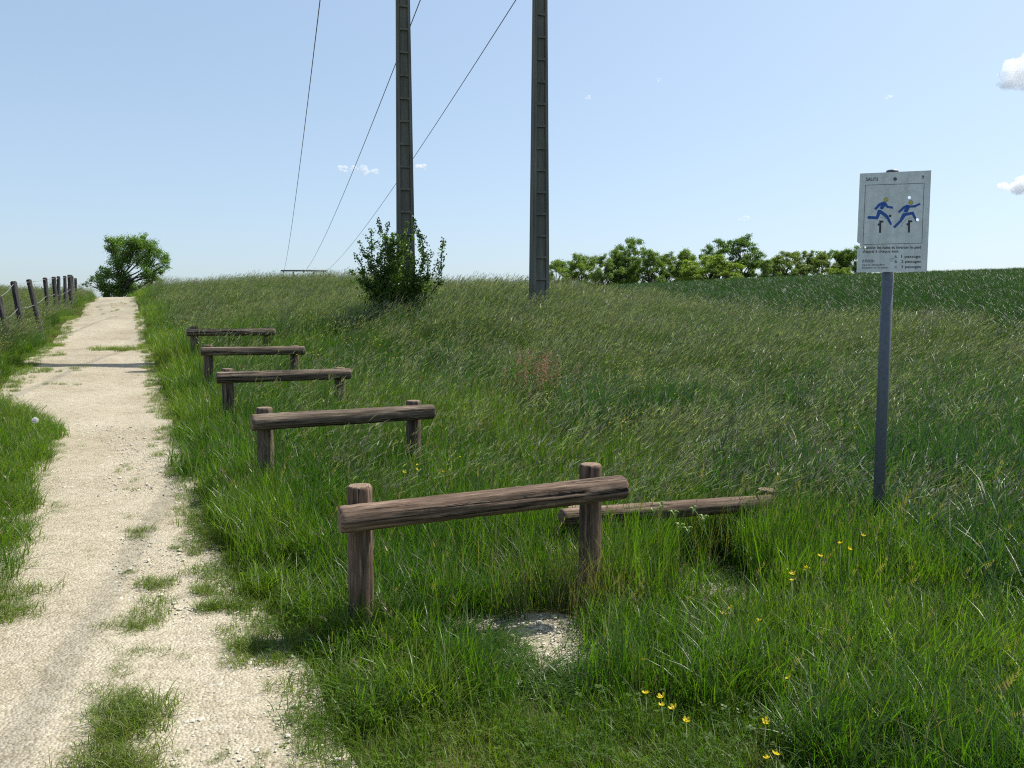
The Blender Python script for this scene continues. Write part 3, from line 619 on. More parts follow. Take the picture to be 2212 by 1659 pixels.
# ------------------------------------------------------------------ grass: small plants made once, then set out by geometry nodes
class Tuft:
    def __init__(s, seed): s.V, s.F, s.br, s.kd, s.r = [], [], [], [], np.random.default_rng(seed)
    def strip(s, pts, wids, side, br, kd):
        o = len(s.V); n = len(pts)
        for i in range(n):
            if i == n-1: s.V.append(pts[i]); s.br.append(br); s.kd.append(kd)
            else:
                for q in (-1, 1): s.V.append(pts[i]+side*wids[i]*q*.5); s.br.append(br); s.kd.append(kd)
        for i in range(n-2): s.F += [(o+2*i, o+2*i+1, o+2*i+3), (o+2*i, o+2*i+3, o+2*i+2)]
        s.F.append((o+2*n-4, o+2*n-3, o+2*n-2))
    def blade(s, base, h, w, az, bend, kd=0., wind=0., seg=4):
        d = np.array([math.cos(az), math.sin(az), 0]); t = np.linspace(0, 1, seg+1)[:, None]
        P_ = np.array(base)+d*h*bend*t**2+np.array([wind*h, 0, 0])*t**2.2+np.array([0, 0, 1])*h*(t-.42*(bend+abs(wind)*.5)*t**2.4)
        tw = az+math.pi/2+s.r.normal()*.5; side = np.array([math.cos(tw), math.sin(tw), 0])
        s.strip(P_, w*(1-t[:, 0]**2*.8), side, s.r.random(), kd); return P_
    def seedhead(s, base, h, az, bend, wind, loose):
        d = np.array([math.cos(az), math.sin(az), 0]); t = np.linspace(0, 1, 7)[:, None]; br = s.r.random()
        P_ = np.array(base)+d*h*bend*t**2+np.array([wind*h, 0, 0])*t**2.5+np.array([0, 0, 1])*h*(t-.3*(bend+wind)*t**3)
        tw = s.r.uniform(0, 3.14); side = np.array([math.cos(tw), math.sin(tw), 0]); s.strip(P_[:6], [.0026]*6, side, br, .35)
        dr = P_[-1]-P_[-3]; dr /= np.linalg.norm(dr); L_ = s.r.uniform(.06, .13); a0 = P_[-2]
        if loose:
            for k in range(9):
                q = a0+dr*L_*k/8; ang = s.r.uniform(0, 6.28); o = np.array([math.cos(ang), math.sin(ang), .5])*(.028*(1-k/10)); s.strip(np.array([q, q+o*.5+dr*.008, q+o+dr*.02]), [.0045, .005, 0], side, br, 1.)
        else:
            for k in range(2):
                tw2 = tw+k*1.57; sd = np.array([math.cos(tw2), math.sin(tw2), .2]); q = np.array([a0+dr*L_*u for u in (0, .25, .6, 1)])+np.array([wind*.03, 0, -.012])*np.array([0, .06, .36, 1])[:, None]; s.strip(q, [.003, .009, .008, 0], sd, br, 1.)
    def clover(s, p, r_):
        br = s.r.random()
        for k in range(3):
            a = 2.09*k+s.r.random(); c = np.array(p)+np.array([math.cos(a), math.sin(a), s.r.uniform(-.2, .3)])*r_*.6
            o = len(s.V); sd = np.array([-math.sin(a), math.cos(a), 0])*r_*.45; d = np.array([math.cos(a), math.sin(a), .1])*r_*.5
            for q in (c-d, c+sd, c+d, c-sd): s.V.append(q); s.br.append(br*.5); s.kd.append(0.)
            s.F += [(o, o+1, o+2), (o, o+2, o+3)]
    def obj(s, name, coll, mat):
        me = fast_mesh(name, np.array(s.V), np.array(s.F), {'br': s.br, 'kd': s.kd}); me.materials.append(mat)
        o = bpy.data.objects.new(name, me); coll.objects.link(o); return o
def rdisc(r, R_): a = r.uniform(0, 6.28); q = R_*math.sqrt(r.random()); return np.array([q*math.cos(a), q*math.sin(a), 0])
def make_protos(kind, n, mat, fill):
    c = bpy.data.collections.new(kind)
    for i in range(n):
        t = Tuft(hash(kind) % 1000*0+i*17+len(kind)); fill(t, i); t.obj('%s_%02d' % (kind, i), c, mat)
    return c
def f_lawn(t, i):
    for _ in range(60): t.blade(rdisc(t.r, .11), t.r.uniform(.05, .15), t.r.uniform(.0022, .0042), t.r.uniform(0, 6.28), t.r.uniform(.1, .9), float(t.r.random() < .04), .08, 3)
    for _ in range(6 if i % 2 else 1): t.clover(rdisc(t.r, .11)+np.array([0, 0, t.r.uniform(.04, .1)]), t.r.uniform(.008, .015))
def f_mid(t, i):
    for _ in range(46): t.blade(rdisc(t.r, .11), t.r.uniform(.16, .42), t.r.uniform(.0032, .0075), t.r.uniform(0, 6.28), t.r.uniform(.05, .6)*(1.5 if t.r.random() < .2 else 1), float(t.r.random() < .025), .10, 4)
    for _ in range(1 if i == 2 else 0): t.seedhead(rdisc(t.r, .09), t.r.uniform(.35, .5), t.r.uniform(0, 6.28), t.r.uniform(.05, .25), .15, True)
def f_tall(t, i):
    for _ in range(30): t.blade(rdisc(t.r, .13), t.r.uniform(.3, .68), t.r.uniform(.003, .006), t.r.uniform(0, 6.28), t.r.uniform(.05, .45), float(t.r.random() < .07), .3, 5)
    for _ in range((4, 5, 7, 11, 14, 16)[i]): t.seedhead(rdisc(t.r, .13), t.r.uniform(.55, .92), t.r.uniform(0, 6.28), t.r.uniform(.0, .2), t.r.uniform(.18, .45), i % 3 == 0)
def f_coarse(t, i):
    for _ in range(22): t.blade(rdisc(t.r, .12), t.r.uniform(.35, .75), t.r.uniform(.006, .013), t.r.uniform(0, 6.28), t.r.uniform(.1, .6), float(t.r.random() < .04), .14, 5)
    for _ in range(20): t.blade(rdisc(t.r, .12), t.r.uniform(.25, .5), t.r.uniform(.004, .007), t.r.uniform(0, 6.28), t.r.uniform(.1, .5), 0, .1, 4)
def f_crop(t, i):
    for _ in range(15):
        b = rdisc(t.r, .2); az = t.r.uniform(0, 6.28); t.blade(b, t.r.uniform(.38, .6), t.r.uniform(.010, .018), az, t.r.uniform(.1, .6), 0, .06, 5)
        t.blade(b, t.r.uniform(.3, .5), t.r.uniform(.012, .02), az+2.5, t.r.uniform(.4, .9), 0, .06, 5)
def f_dry(t, i):
    for _ in range(55): t.blade(rdisc(t.r, .07), t.r.uniform(.03, .10), t.r.uniform(.002, .0036), t.r.uniform(0, 6.28), t.r.uniform(.5, 1.2), float(t.r.random() < .25), .0, 3)
def f_stalk(t, i):
    for _ in range(16): t.blade(rdisc(t.r, .12), t.r.uniform(.3, .75), t.r.uniform(.002, .0035), t.r.uniform(0, 6.28), t.r.uniform(.05, .5), 1., .05, 5)
P_lawn = make_protos('lawn_tuft', 5, M['lawn'], f_lawn); P_mid = make_protos('mid_tuft', 6, M['mid'], f_mid); P_tall = make_protos('tall_tuft', 6, M['tall'], f_tall)
P_coarse = make_protos('coarse_tuft', 5, M['coarse'], f_coarse); P_crop = make_protos('crop_plant', 4, M['crop'], f_crop); P_dry = make_protos('path_tuft', 4, M['lawn'], f_dry); P_stalk = make_protos('dry_stalk', 3, M['mid'], f_stalk)

def scatter(name, xy, sc, rot, tint, coll, label, cat, zoff=0., vscale=None, pick=None):
    n = len(xy); z = hgt(xy[:, 0], xy[:, 1])+zoff
    me = bpy.data.meshes.new(name); me.vertices.add(n); me.vertices.foreach_set('co', np.column_stack([xy, z]).astype(np.float32).ravel())
    def attr(nm_, ty, arr, key='value'): a = me.attributes.new(nm_, ty, 'POINT'); a.data.foreach_set(key, arr)
    tilt = RNG.normal(0, .09, (n, 2))
    attr('rot', 'FLOAT_VECTOR', np.column_stack([tilt, rot]).astype(np.float32).ravel(), 'vector')
    vz = sc if vscale is None else vscale
    attr('scl', 'FLOAT_VECTOR', np.column_stack([sc, sc, vz]).astype(np.float32).ravel(), 'vector')
    attr('pick', 'INT', (RNG.integers(0, len(coll.objects), n) if pick is None else np.clip(pick, 0, len(coll.objects)-1)).astype(np.int32)); attr('tint', 'FLOAT', np.clip(tint, 0, 1).astype(np.float32))
    o = link(name, me); tag(o, label, cat, kind='stuff')
    ng = bpy.data.node_groups.new(name, 'GeometryNodeTree'); ng.interface.new_socket('Geometry', in_out='INPUT', socket_type='NodeSocketGeometry'); ng.interface.new_socket('Geometry', in_out='OUTPUT', socket_type='NodeSocketGeometry')
    N, L = ng.nodes, ng.links; gi, go = N.new('NodeGroupInput'), N.new('NodeGroupOutput'); ip = N.new('GeometryNodeInstanceOnPoints'); ci = N.new('GeometryNodeCollectionInfo')
    ci.inputs['Collection'].default_value = coll; ci.inputs['Separate Children'].default_value = True; ci.inputs['Reset Children'].default_value = True
    def na(nm_, ty): q = N.new('GeometryNodeInputNamedAttribute'); q.data_type = ty; q.inputs['Name'].default_value = nm_; return q.outputs['Attribute']
    L.new(gi.outputs[0], ip.inputs['Points']); L.new(ci.outputs[0], ip.inputs['Instance']); ip.inputs['Pick Instance'].default_value = True
    L.new(na('pick', 'INT'), ip.inputs['Instance Index']); L.new(na('rot', 'FLOAT_VECTOR'), ip.inputs['Rotation']); L.new(na('scl', 'FLOAT_VECTOR'), ip.inputs['Scale']); L.new(ip.outputs[0], go.inputs[0])
    md = o.modifiers.new('scatter', 'NODES'); md.node_group = ng
    return o
def band(y0, y1, dens, m=2.6):
    """random points on a strip of ground in front of the camera, with a margin at the sides"""
    xm = .72*y1+m; n = int(2*xm*(y1-y0)*dens); p = np.column_stack([RNG.uniform(-xm, xm, n), RNG.uniform(y0, y1, n)])
    return p[np.abs(p[:, 0]) < .72*np.maximum(p[:, 1], 0)+m]
CB = np.array([(60, -5), (24, 5), (12.5, 10), (9, 13), (5.2, 21), (1.6, 30), (-4, 45), (-16, 62), (-30, 75), (-30, 120)])
def crop_edge(y): return np.interp(y, CB[:, 1], CB[:, 0])
bands = [(.4, 3, 190), (3, 6, 160), (6, 10, 95), (10, 16, 55), (16, 26, 34), (26, 45, 17), (45, 80, 7)]
P_ = np.concatenate([band(*b) for b in bands])
x, y = P_[:, 0], P_[:, 1]; w1 = wob(x, y, .45, 1.0); w2 = wob(x, y, 1.6, 2.0); w3 = wob(x, y, .2, 5.)
t = x-edge_r(y)-.10*w2; tl = edge_l(y)-x-.10*w2
right, left = t > 0, tl > 0
bare = in_patch(x, y)
crop = (x > crop_edge(y)+.5*w1)
# how tall the sward is meant to be: 0 short, 1 mid, 2 tall
lvl = np.ones(len(x), int)
lvl[right & (t < np.where(y < 4.2, .28, .2)+.15*w1)] = 0
lvl[right & (y < 3.0+.3*w1+.12*(x > -.2)) & (x < 1.35+.5*w2)] = 0
tall_line = np.interp(y, [5, 6.5, 8, 10, 13, 16, 20, 40], [2.9, 1.6, 1.3, .2, -1.3, -3.4, -7.6, -17.5])
lvl[right & (x > tall_line+.9*w1+RNG.normal(0, .9, len(x))) & (y > 5.7+.6*w2+RNG.normal(0, .55, len(x)))] = 2
lvl[right & (y > 18) & (t > .8+.4*w1)] = 2
lvl[right & (y > 5.5) & (t > .8) & (RNG.random(len(x)) < .22)] = 2
lvl[left & (tl < .4+.2*w1) & (y > 9.6)] = 0
lvl[left & (tl > .55+.3*w1) & (y > 10.5)] = 2
ok = (right | left) & ~bare & ~crop
hol = in_patch(x, y, 1.0, HOLLOW) & (RNG.random(len(x)) < .8); ok &= ~hol
far = np.interp(y, [0, 8, 20, 45, 80], [1, 1.05, 1.25, 1.7, 2.3])
tint = .38+.34*w1+.2*w3+RNG.normal(0, .12, len(x))
tint += np.where(right & (t < .7), .32, 0)+np.where(left & (tl < .6), .3, 0)
n_ = len(x); rot = RNG.uniform(0, 6.28, n_); rot_w = RNG.normal(0, .5, n_)
front = in_patch(x, y+.30, 1.5) | in_patch(x, y+.15, 1.3) | in_patch(x, y+.2, 1.0, HOLLOW[:1])
s0 = (lvl == 0) & ok; sc0 = RNG.uniform(.75, 1.25, n_)*np.sqrt(far); vs0 = sc0*np.where(front, .45, 1.0)*(1+.35*w2*(t > .6))*np.where(t < .25, .75, 1.)
scatter('short_grass', P_[s0], sc0[s0], rot[s0], tint[s0], P_lawn, 'short yellow green verge grass and clover edging the path', 'grass', vscale=vs0[s0])
s1 = (lvl == 1) & ok; sc1 = RNG.uniform(.75, 1.2, n_)*np.sqrt(far)
sh = np.where(right & (y < 4.6), np.interp(t, [.3, .8, 3], [.6, .88, .92]), 1.0)*(1+.18*w2); sh = np.where(right & (y > 5.2), (1.3+.2*w2+.1*w1)*np.clip(.55+t*.5, .6, 1), sh)
sh = np.where(left & (y < 9.9), np.clip(.55+tl*.6, .5, .95), sh)
sh = np.where(right & (y > 4.3) & (y < 5.3) & (x > .5) & (x < 2.6), 1.5+.15*w2, sh)
sh = np.where(front & (lvl == 1), .26, sh)
scatter('green_grass', P_[s1], sc1[s1], rot_w[s1]*2, tint[s1], P_mid, 'lush knee high green grass round the hurdles and sign', 'grass', vscale=(sc1*sh)[s1])
s2 = (lvl == 2) & ok & ~((y < 10) & right & (x > tall_line) & (wob(x, y, .5, 9.) > -.4) & (RNG.random(n_) < .55)); sc2 = RNG.uniform(.8, 1.15, n_)*np.sqrt(far); v2 = RNG.uniform(.8, 1.1, n_)*(1+.2*w1+.16*wob(x, y, 1.1, 4.))*np.where(left, 1.0, 1)*np.interp(y, [5, 9, 30], [.78, .95, 1.02])
scatter('meadow_grass', P_[s2], sc2[s2], rot_w[s2], tint[s2]-.05, P_tall, 'tall wind bent meadow grass with pale seed heads', 'grass', vscale=v2[s2], pick=np.round(2.4+1.9*wob(x, y, .3, 7.)+RNG.normal(0, .9, n_))[s2])
under = s2 & (RNG.random(n_) < .55); scatter('meadow_undergrowth', P_[under]+RNG.normal(0, .05, (under.sum(), 2)), sc2[under], rot[under], tint[under]+.05, P_mid, 'green blades filling the tall meadow from below', 'grass')
P3 = np.concatenate([band(3.2, 6, 45), band(6, 10, 60), band(10, 16, 18)]); w = wob(P3[:, 0], P3[:, 1], .5, 9.); tl3 = np.interp(P3[:, 1], [3, 5, 8, 10, 13, 16], [3.2, 2.2, .6, -.2, -1.6, -3.6])
k3 = (P3[:, 0] > tl3+.8*w) & (P3[:, 0] < crop_edge(P3[:, 1])) & (w > np.interp(P3[:, 1], [3, 6, 9, 16], [.1, -.5, -.1, .35])); P3 = P3[k3]; w = w[k3]
scatter('coarse_grass', P3, RNG.uniform(.8, 1.2, len(P3)), RNG.normal(0, 1, len(P3)), .45+.3*w+RNG.normal(0, .15, len(P3)), P_coarse, 'coarse dark broad bladed grass around and behind the sign post', 'grass', vscale=RNG.uniform(.8, 1.15, len(P3))*np.interp(P3[:, 1], [3, 5, 7], [.75, .95, 1.2]))
P2 = np.concatenate([band(*b) for b in [(4, 16, 14), (16, 28, 12), (28, 48, 7), (48, 84, 4)]]); w = wob(P2[:, 0], P2[:, 1], .25, 3.)
c2 = P2[:, 0] > crop_edge(P2[:, 1])+.3*w; P2 = P2[c2]; w = w[c2]; f2 = np.interp(P2[:, 1], [0, 20, 80], [1, 1.05, 1.7])
scatter('cereal_crop', P2, RNG.uniform(.85, 1.15, len(P2))*f2, RNG.uniform(0, 6.28, len(P2)), .45+.2*w+RNG.normal(0, .15, len(P2)), P_crop, 'dense dark green cereal crop covering the rising field', 'crop', vscale=RNG.uniform(.9, 1.08, len(P2)))

# tufts growing in the path, and ragged bits along its edges
def spot(px, py, n, rx, ry, s=1.0):
    r = ray(px, py); tt = CAM_H/(.05*r[1]-r[2]); c = r[:2]*tt
    return np.column_stack([c[0]+RNG.normal(0, rx, n), c[1]+RNG.normal(0, ry, n)]), np.full(n, s)
S = [spot(*a) for a in [(303, 1133, 7, .07, .05, .8), (272, 1098, 3, .05, .03, .5), (330, 1238, 8, .06, .05, .9), (290, 1212, 4, .06, .03, .5), (292, 1312, 24, .06, .13, .85), (300, 1385, 10, .07, .04, .7), (268, 1425, 7, .04, .04, .6),
     (255, 1480, 8, .05, .03, .9), (268, 1545, 30, .08, .1, 1.15), (255, 1620, 20, .08, .08, 1.05), (258, 776, 40, .3, .22, 1.5), (130, 792, 9, .16, .2, 1.1), (118, 820, 16, .2, .3, 1.1), (90, 845, 8, .2, .1, .7), (268, 1005, 4, .05, .1, .5), (270, 1045, 3, .05, .1, .5),
     (448, 1240, 9, .08, .06, .7), (470, 1275, 14, .1, .05, .8), (550, 1350, 22, .06, .13, .9), (430, 1150, 8, .05, .1, .7), (520, 1600, 3, .1, .05, .4), (425, 1620, 3, .05, .05, .4), (15, 1320, 14, .1, .15, 1.2), (20, 1275, 10, .1, .1, 1.1), (240, 690, 5, .3, .6, 1.0), (285, 690, 14, .3, 1.5, 1.2)]]
SP = np.concatenate([s[0] for s in S]); SS = np.concatenate([s[1] for s in S])*RNG.uniform(.7, 1.25, sum(len(s[0]) for s in S))
yy = RNG.uniform(1, 30, 520); ex = np.where(RNG.random(520) < .5, edge_r(yy)-np.abs(RNG.normal(0, .09, 520)), edge_l(yy)+np.abs(RNG.normal(0, .09, 520)))
SP = np.concatenate([SP, np.column_stack([ex, yy])]); SS = np.concatenate([SS, RNG.uniform(.5, 1.1, 520)])
scatter('path_grass', SP, SS, RNG.uniform(0, 6.28, len(SP)), RNG.normal(.88, .18, len(SP)), P_dry, 'sparse low grass tufts growing in the middle of the path', 'grass', zoff=.02)
st = np.concatenate([RNG.normal(0, 1, (26, 2))*[.16, .14]+gpt(1265, 1325), RNG.normal(0, 1, (10, 2))*[.2, .12]+gpt(1130, 1335), RNG.normal(0, 1, (4, 2))*[.2, .15]+gpt(1510, 1205), RNG.normal(0, 1, (10, 2))*[.15, .1]+gpt(800, 1150, .1)])
scatter('dry_stalks', st, RNG.uniform(.6, 1, len(st)), RNG.uniform(0, 6.28, len(st)), RNG.random(len(st)), P_stalk, 'dry brown grass stalks in shade at the hurdle posts', 'grass')

# loose stones on the path and patches
def stones(kind, n, mat):
    c = bpy.data.collections.new(kind)
    for i in range(n):
        bm = bmesh.new(); bmesh.ops.create_icosphere(bm, subdivisions=1, radius=1); rs = np.random.default_rng(i+3)
        for v in bm.verts: v.co = Vector((v.co.x*1.2, v.co.y*.95, v.co.z*.6))*rs.uniform(.75, 1.2)
        me = bpy.data.meshes.new(kind); bm.to_mesh(me); bm.free(); me.materials.append(mat); c.objects.link(bpy.data.objects.new('%s_%d' % (kind, i), me))
    return c
q = band(1.2, 9, 520, 1.0); q = q[(q[:, 0] < edge_r(q[:, 1])+.1) & (q[:, 0] > edge_l(q[:, 1])-.1)]
gp = np.column_stack([RNG.uniform(-.4, 1.6, 9000), RNG.uniform(3, 5.2, 9000)]); q = np.concatenate([q, gp[in_patch(gp[:, 0], gp[:, 1], 1.2)]])
scatter('loose_gravel', q, RNG.uniform(.0025, .0075, len(q))*(1+1.3*(RNG.random(len(q)) < .05)), RNG.uniform(0, 6.28, len(q)), RNG.random(len(q)), stones('pale_pebble', 4, M['stone']), 'loose pale limestone grit strewn over the path', 'gravel', zoff=.026)
q2 = q[RNG.random(len(q)) < .02]; scatter('dark_gravel', q2+.03, RNG.uniform(.004, .011, len(q2)), RNG.uniform(0, 6.28, len(q2)), RNG.random(len(q2)), stones('dark_pebble', 3, M['stone_dark']), 'scattered dark pebbles lying on the pale path', 'gravel', zoff=.03)

# ------------------------------------------------------------------ buttercups and bramble
def buttercup_meshes():
    V, F, br = [], [], []
    for k in range(5):
        a = 2*math.pi*k/5; c, s = math.cos(a), math.sin(a); o = len(V)
        for (r_, z, w) in ((.001, 0, .002), (.006, .001, .008), (.011, .005, .009), (.0135, .009, .004)):
            for q in (-1, 1): V.append((r_*c-q*w*s*.5, r_*s+q*w*c*.5, z)); br.append(k/5)
        for i in range(3): F.append((o+2*i, o+2*i+1, o+2*i+3, o+2*i+2))
    fl = fast_mesh('flower', np.array(V), np.array(F), {'br': br}); fl.materials.append(M['petal'])
    v, f = tube_vf([(0, 0, 0), (0, 0, .006)], [.003, .002], 6); ce = pymesh('flower_centre', v, f); ce.materials.append(M['yellow'])
    v, f = tube_vf([(0, 0, 0), (.008, .004, .5), (0, 0, 1)], [.0013, .0012, .001], 5); stm = pymesh('stem', v, f); stm.materials.append(M['lawn_stem'])
    return fl, ce, stm
M['lawn_stem'] = mat_plain('flower_stem', (.07, .13, .025), .6)
FL, CE, ST = buttercup_meshes()
def c1(x, y): return ((1400+x/2.063)/1.02712, (900+y/2.063)/1.02712)
def c2_(x, y): return ((720+x/3.95)/1.02712, (1000+y/3.95)/1.02712)
bc = [(c1(*p), z, 'A') for p, z in [((52, 1165), .14), ((725, 1246), .24), ((68, 1318), .16), ((140, 1335), .17), ((142, 1372), .16), ((194, 1385), .16), ((252, 1441), .16), ((617, 1447), .22), ((625, 1614), .2), ((662, 1597), .22)]] + \
     [(c1(*p), z, 'B') for p, z in [((457, 928), .22), ((423, 950), .2), ((587, 983), .26), ((1000, 657), .46), ((960, 630), .46), ((868, 690), .44), ((805, 745), .42), ((738, 770), .38), ((738, 800), .36), ((1065, 596), .48)]] + \
     [(c1(*p), z, 'C') for p, z in [((1027, 100), .5), ((967, 88), .5), ((1085, 115), .5)]] + \
     [(c2_(*p), z, 'D') for p, z in [((817, 125), .42), ((808, 165), .42), ((700, 187), .42), ((1188, 55), .42), ((1105, 160), .42), ((1043, 185), .42)]]
BL = ['lone buttercup in short grass right of the gravel patch', 'lone buttercup low in the grass under the sign, right of the foreground cluster', 'leftmost buttercup of the foreground cluster', 'upper buttercup of the close pair in the foreground cluster', 'lower buttercup of the close pair in the foreground cluster', 'buttercup just right of the close pair in the foreground cluster', 'lowest rightmost buttercup of the foreground cluster', 'buttercup halfway between the foreground cluster and the right edge',
      'left one of the two buttercups at the very bottom of the picture', 'right one of the two buttercups at the very bottom of the picture', 'right one of the two buttercups below the low hurdle patch', 'left one of the two buttercups below the low hurdle patch', 'buttercup right of and below the low hurdle patch', 'brightest buttercup under the sign post foot', 'buttercup left of the brightest one under the sign post foot', 'fourth buttercup of the slanting row below the sign post', 'third buttercup of the slanting row below the sign post', 'second lowest buttercup of the slanting row below the sign post', 'lowest buttercup of the slanting row below the sign post', 'topmost buttercup of the slanting row below the sign post',
      'middle buttercup of three beside the sign post', 'leftmost buttercup of three beside the sign post', 'buttercup closest to the sign post, right one of three', 'top left buttercup behind the nearest hurdle rail', 'buttercup right under the top left one behind the nearest hurdle', 'leftmost buttercup close behind the nearest hurdle rail', 'highest buttercup behind the nearest hurdle, right of the others', 'rightmost low buttercup behind the nearest hurdle', 'central low buttercup behind the nearest hurdle']
for lab, ((px, py), z, g) in zip(BL, bc):
    r = ray(px, py); tt = 2.5
    for _ in range(30):                                  # walk down the ray to flower height above the ground
        p = r*tt; gz = h1(p[0], p[1])+z; tt = max(.5, tt+((CAM_H+r[2]*tt)-gz)/(-r[2]+.05)*.7)
    p = r*tt; gz = h1(p[0], p[1]); e = empty('buttercup', (p[0], p[1], gz), RNG.uniform(0, 6.28)); tag(e, lab, 'flower', 'buttercups in the grass')
    s = RNG.uniform(1.0, 1.35); tl_ = Vector((RNG.normal(0, .25), RNG.normal(0, .25)-.25, 0))
    a = bpy.data.objects.new('flower', FL); b = bpy.data.objects.new('flower_centre', CE); c = bpy.data.objects.new('stem', ST)
    for o in (a, b, c): COL.objects.link(o); o.parent = e
    a.scale = b.scale = (s, s, s); a.location = b.location = (0, 0, z); a.rotation_euler = b.rotation_euler = (tl_.y, tl_.x, 0); c.scale = (1, 1, z); a.color = (1, 1, 1, 1)
# distant yellow flowers
def f_fl(t_, i):
    for _ in range(5):
        p = rdisc(t_.r, .2)+np.array([0, 0, t_.r.uniform(-.1, .1)])
        for k in range(5):
            a = 1.257*k; d = np.array([math.cos(a), math.sin(a), .5])*.012; s_ = np.array([-math.sin(a), math.cos(a), 0])*.007; o = len(t_.V)
            for v in (p, p+d*.6+s_, p+d, p+d*.6-s_): t_.V.append(v); t_.br.append(.5); t_.kd.append(0.)
            t_.F += [(o, o+1, o+2), (o, o+2, o+3)]
P_fl = make_protos('far_flower', 3, M['petal'], f_fl)
for o in P_fl.objects: o.color = (1, 1, 1, 1)
fx = []
for (px, py, d, n, sx, sy) in [(560, 700, 15, 16, .9, 1.0), (25, 735, 12.5, 12, .5, .6), (30, 800, 11, 9, .4, .5), (75, 735, 14, 5, .4, .5), (90, 700, 15.5, 5, .4, .4), (1385, 765, 11, 3, .2, .2), (1380, 800, 10, 4, .3, .3), (440, 690, 18, 6, 1.2, 1.2), (1290, 850, 8.5, 3, .5, .4), (700, 760, 11.5, 4, .8, .6)]:
    p = at(px, py, d); fx.append(np.column_stack([p.x+RNG.normal(0, sx, n), p.y+RNG.normal(0, sy, n), np.full(n, 0)]))
fx = np.concatenate(fx)[:, :2]; fx = fx[(fx[:, 0] > edge_r(fx[:, 1])+.3) | (fx[:, 0] < edge_l(fx[:, 1])-.3)]
scatter('yellow_flowers', fx, np.ones(len(fx)), RNG.uniform(0, 6.28, len(fx)), RNG.random(len(fx)), P_fl, 'yellow specks of far buttercups among the tall grass', 'flowers', zoff=np.where(fx[:, 0] < edge_l(fx[:, 1]), .5, .55))
# bramble at the low hurdle
def bramble():
    rs = np.random.default_rng(9); b = at(1470, 1190, 5.3); base = Vector((b.x, b.y, h1(b.x, b.y))); e = empty('bramble', base)
    tag(e, 'pale leaved bramble sprig in front of the low hurdle rail', 'bramble'); tb = []
    for px, py, d in [(1428, 1092, 5.3), (1468, 1138, 5.15), (1485, 1145, 5.15), (1440, 1178, 5.15), (1500, 1102, 5.35), (1412, 1105, 5.3), (1520, 1120, 5.3), (1455, 1110, 5.3)]:
        t_ = at(px, py, d)-base; P__, r_ = limb((rs.uniform(-.1, .1), rs.uniform(-.05, .05), 0), t_, .004, .002, rs, 7, .12); tb.append((P__, r_))
        for k in range(3):
            a = 2.1*k+rs.random(); c, s = math.cos(a), math.sin(a); L_ = .042; w_ = .028; o_ = t_; V, F = [], []
            for i, (u, q) in enumerate([(0, .1), (.2, .8), (.45, 1), (.7, .75), (.9, .35), (1, 0)]):
                for sg in (-1, 0, 1): V.append((o_.x+c*u*L_-s*sg*q*w_*.5, o_.y+s*u*L_*.5+c*sg*q*w_*.4, o_.z+u*.014*(1-u)*4+abs(sg)*q*.006+rs.normal()*.001+s*u*L_*.6))
            for i in range(5):
                for j in range(2): F.append((i*3+j, i*3+j+1, i*3+j+4, i*3+j+3))
            me = fast_mesh('leaf', np.array(V), np.array(F), {'br': np.full(len(V), .8)}); me.materials.append(M['leaf']); o = bpy.data.objects.new('leaf', me); COL.objects.link(o); o.parent = e; o.color = (2.2, 1.9, 3.2, 1)
    join_tubes('stem', tb, e, M['lawn_stem'], 5)
bramble()

def puffball():
    rs = np.random.default_rng(4); t_ = at(76, 908, 7.6); z = h1(t_.x, t_.y); e = empty('dandelion', (t_.x, t_.y, z)); tag(e, 'white dandelion seed head on the grass tongue left of the path', 'dandelion'); hz = t_.z-z
    tube('stem', [(0, 0, 0), (.01, 0, hz*.6), (0, 0, hz)], .0025, e, M['lawn_stem'], 6)
    g = rs.normal(size=(420, 3)); g /= np.linalg.norm(g, axis=1)[:, None]; c = g*.028+np.array([0, 0, hz]); V, F, br = leaf_quads(c, .011, rs)
    link('seed_head', fast_mesh('seed_head', V, F, {'br': br}), e, [M['down']])
M['down'] = mat_leaf('seed_down', [(.7, .7, .68), (.8, .8, .78)], trans=.5, tcol=(1, 1, 1))
puffball()
def sorrel():
    rs = np.random.default_rng(14); c = at(1150, 800, 9.6); base = Vector((c.x, c.y, h1(c.x, c.y))); e = empty('sorrel_plant', base); tag(e, 'reddish brown sorrel in flower in the meadow right of the hurdles', 'plant'); tb, cs = [], []
    for k in range(26):
        p = Vector((rs.normal()*.22, rs.normal()*.2, 0)); q = p+Vector((rs.uniform(.02, .16), rs.normal()*.03, rs.uniform(.75, 1.0))); P__, r_ = limb(p, q, .003, .0015, rs, 6, .04); tb.append((P__, r_))
        for m_ in range(85): u = rs.uniform(.6, 1.05); cs.append(np.array(p.lerp(q, u))+rs.normal(size=3)*.02)
    join_tubes('stem', tb, e, M['sorrel_stem'], 4); V, F, br = leaf_quads(np.array(cs), .014, rs); link('flower_spike', fast_mesh('flower_spike', V, F, {'br': br}), e, [M['sorrel']])
M['sorrel_stem'] = mat_plain('sorrel_stem', (.16, .09, .05), .7); M['sorrel'] = mat_leaf('sorrel_flower', [(.3, .15, .1), (.4, .23, .16)], trans=.35, tcol=(1.2, 1, .8))
sorrel()

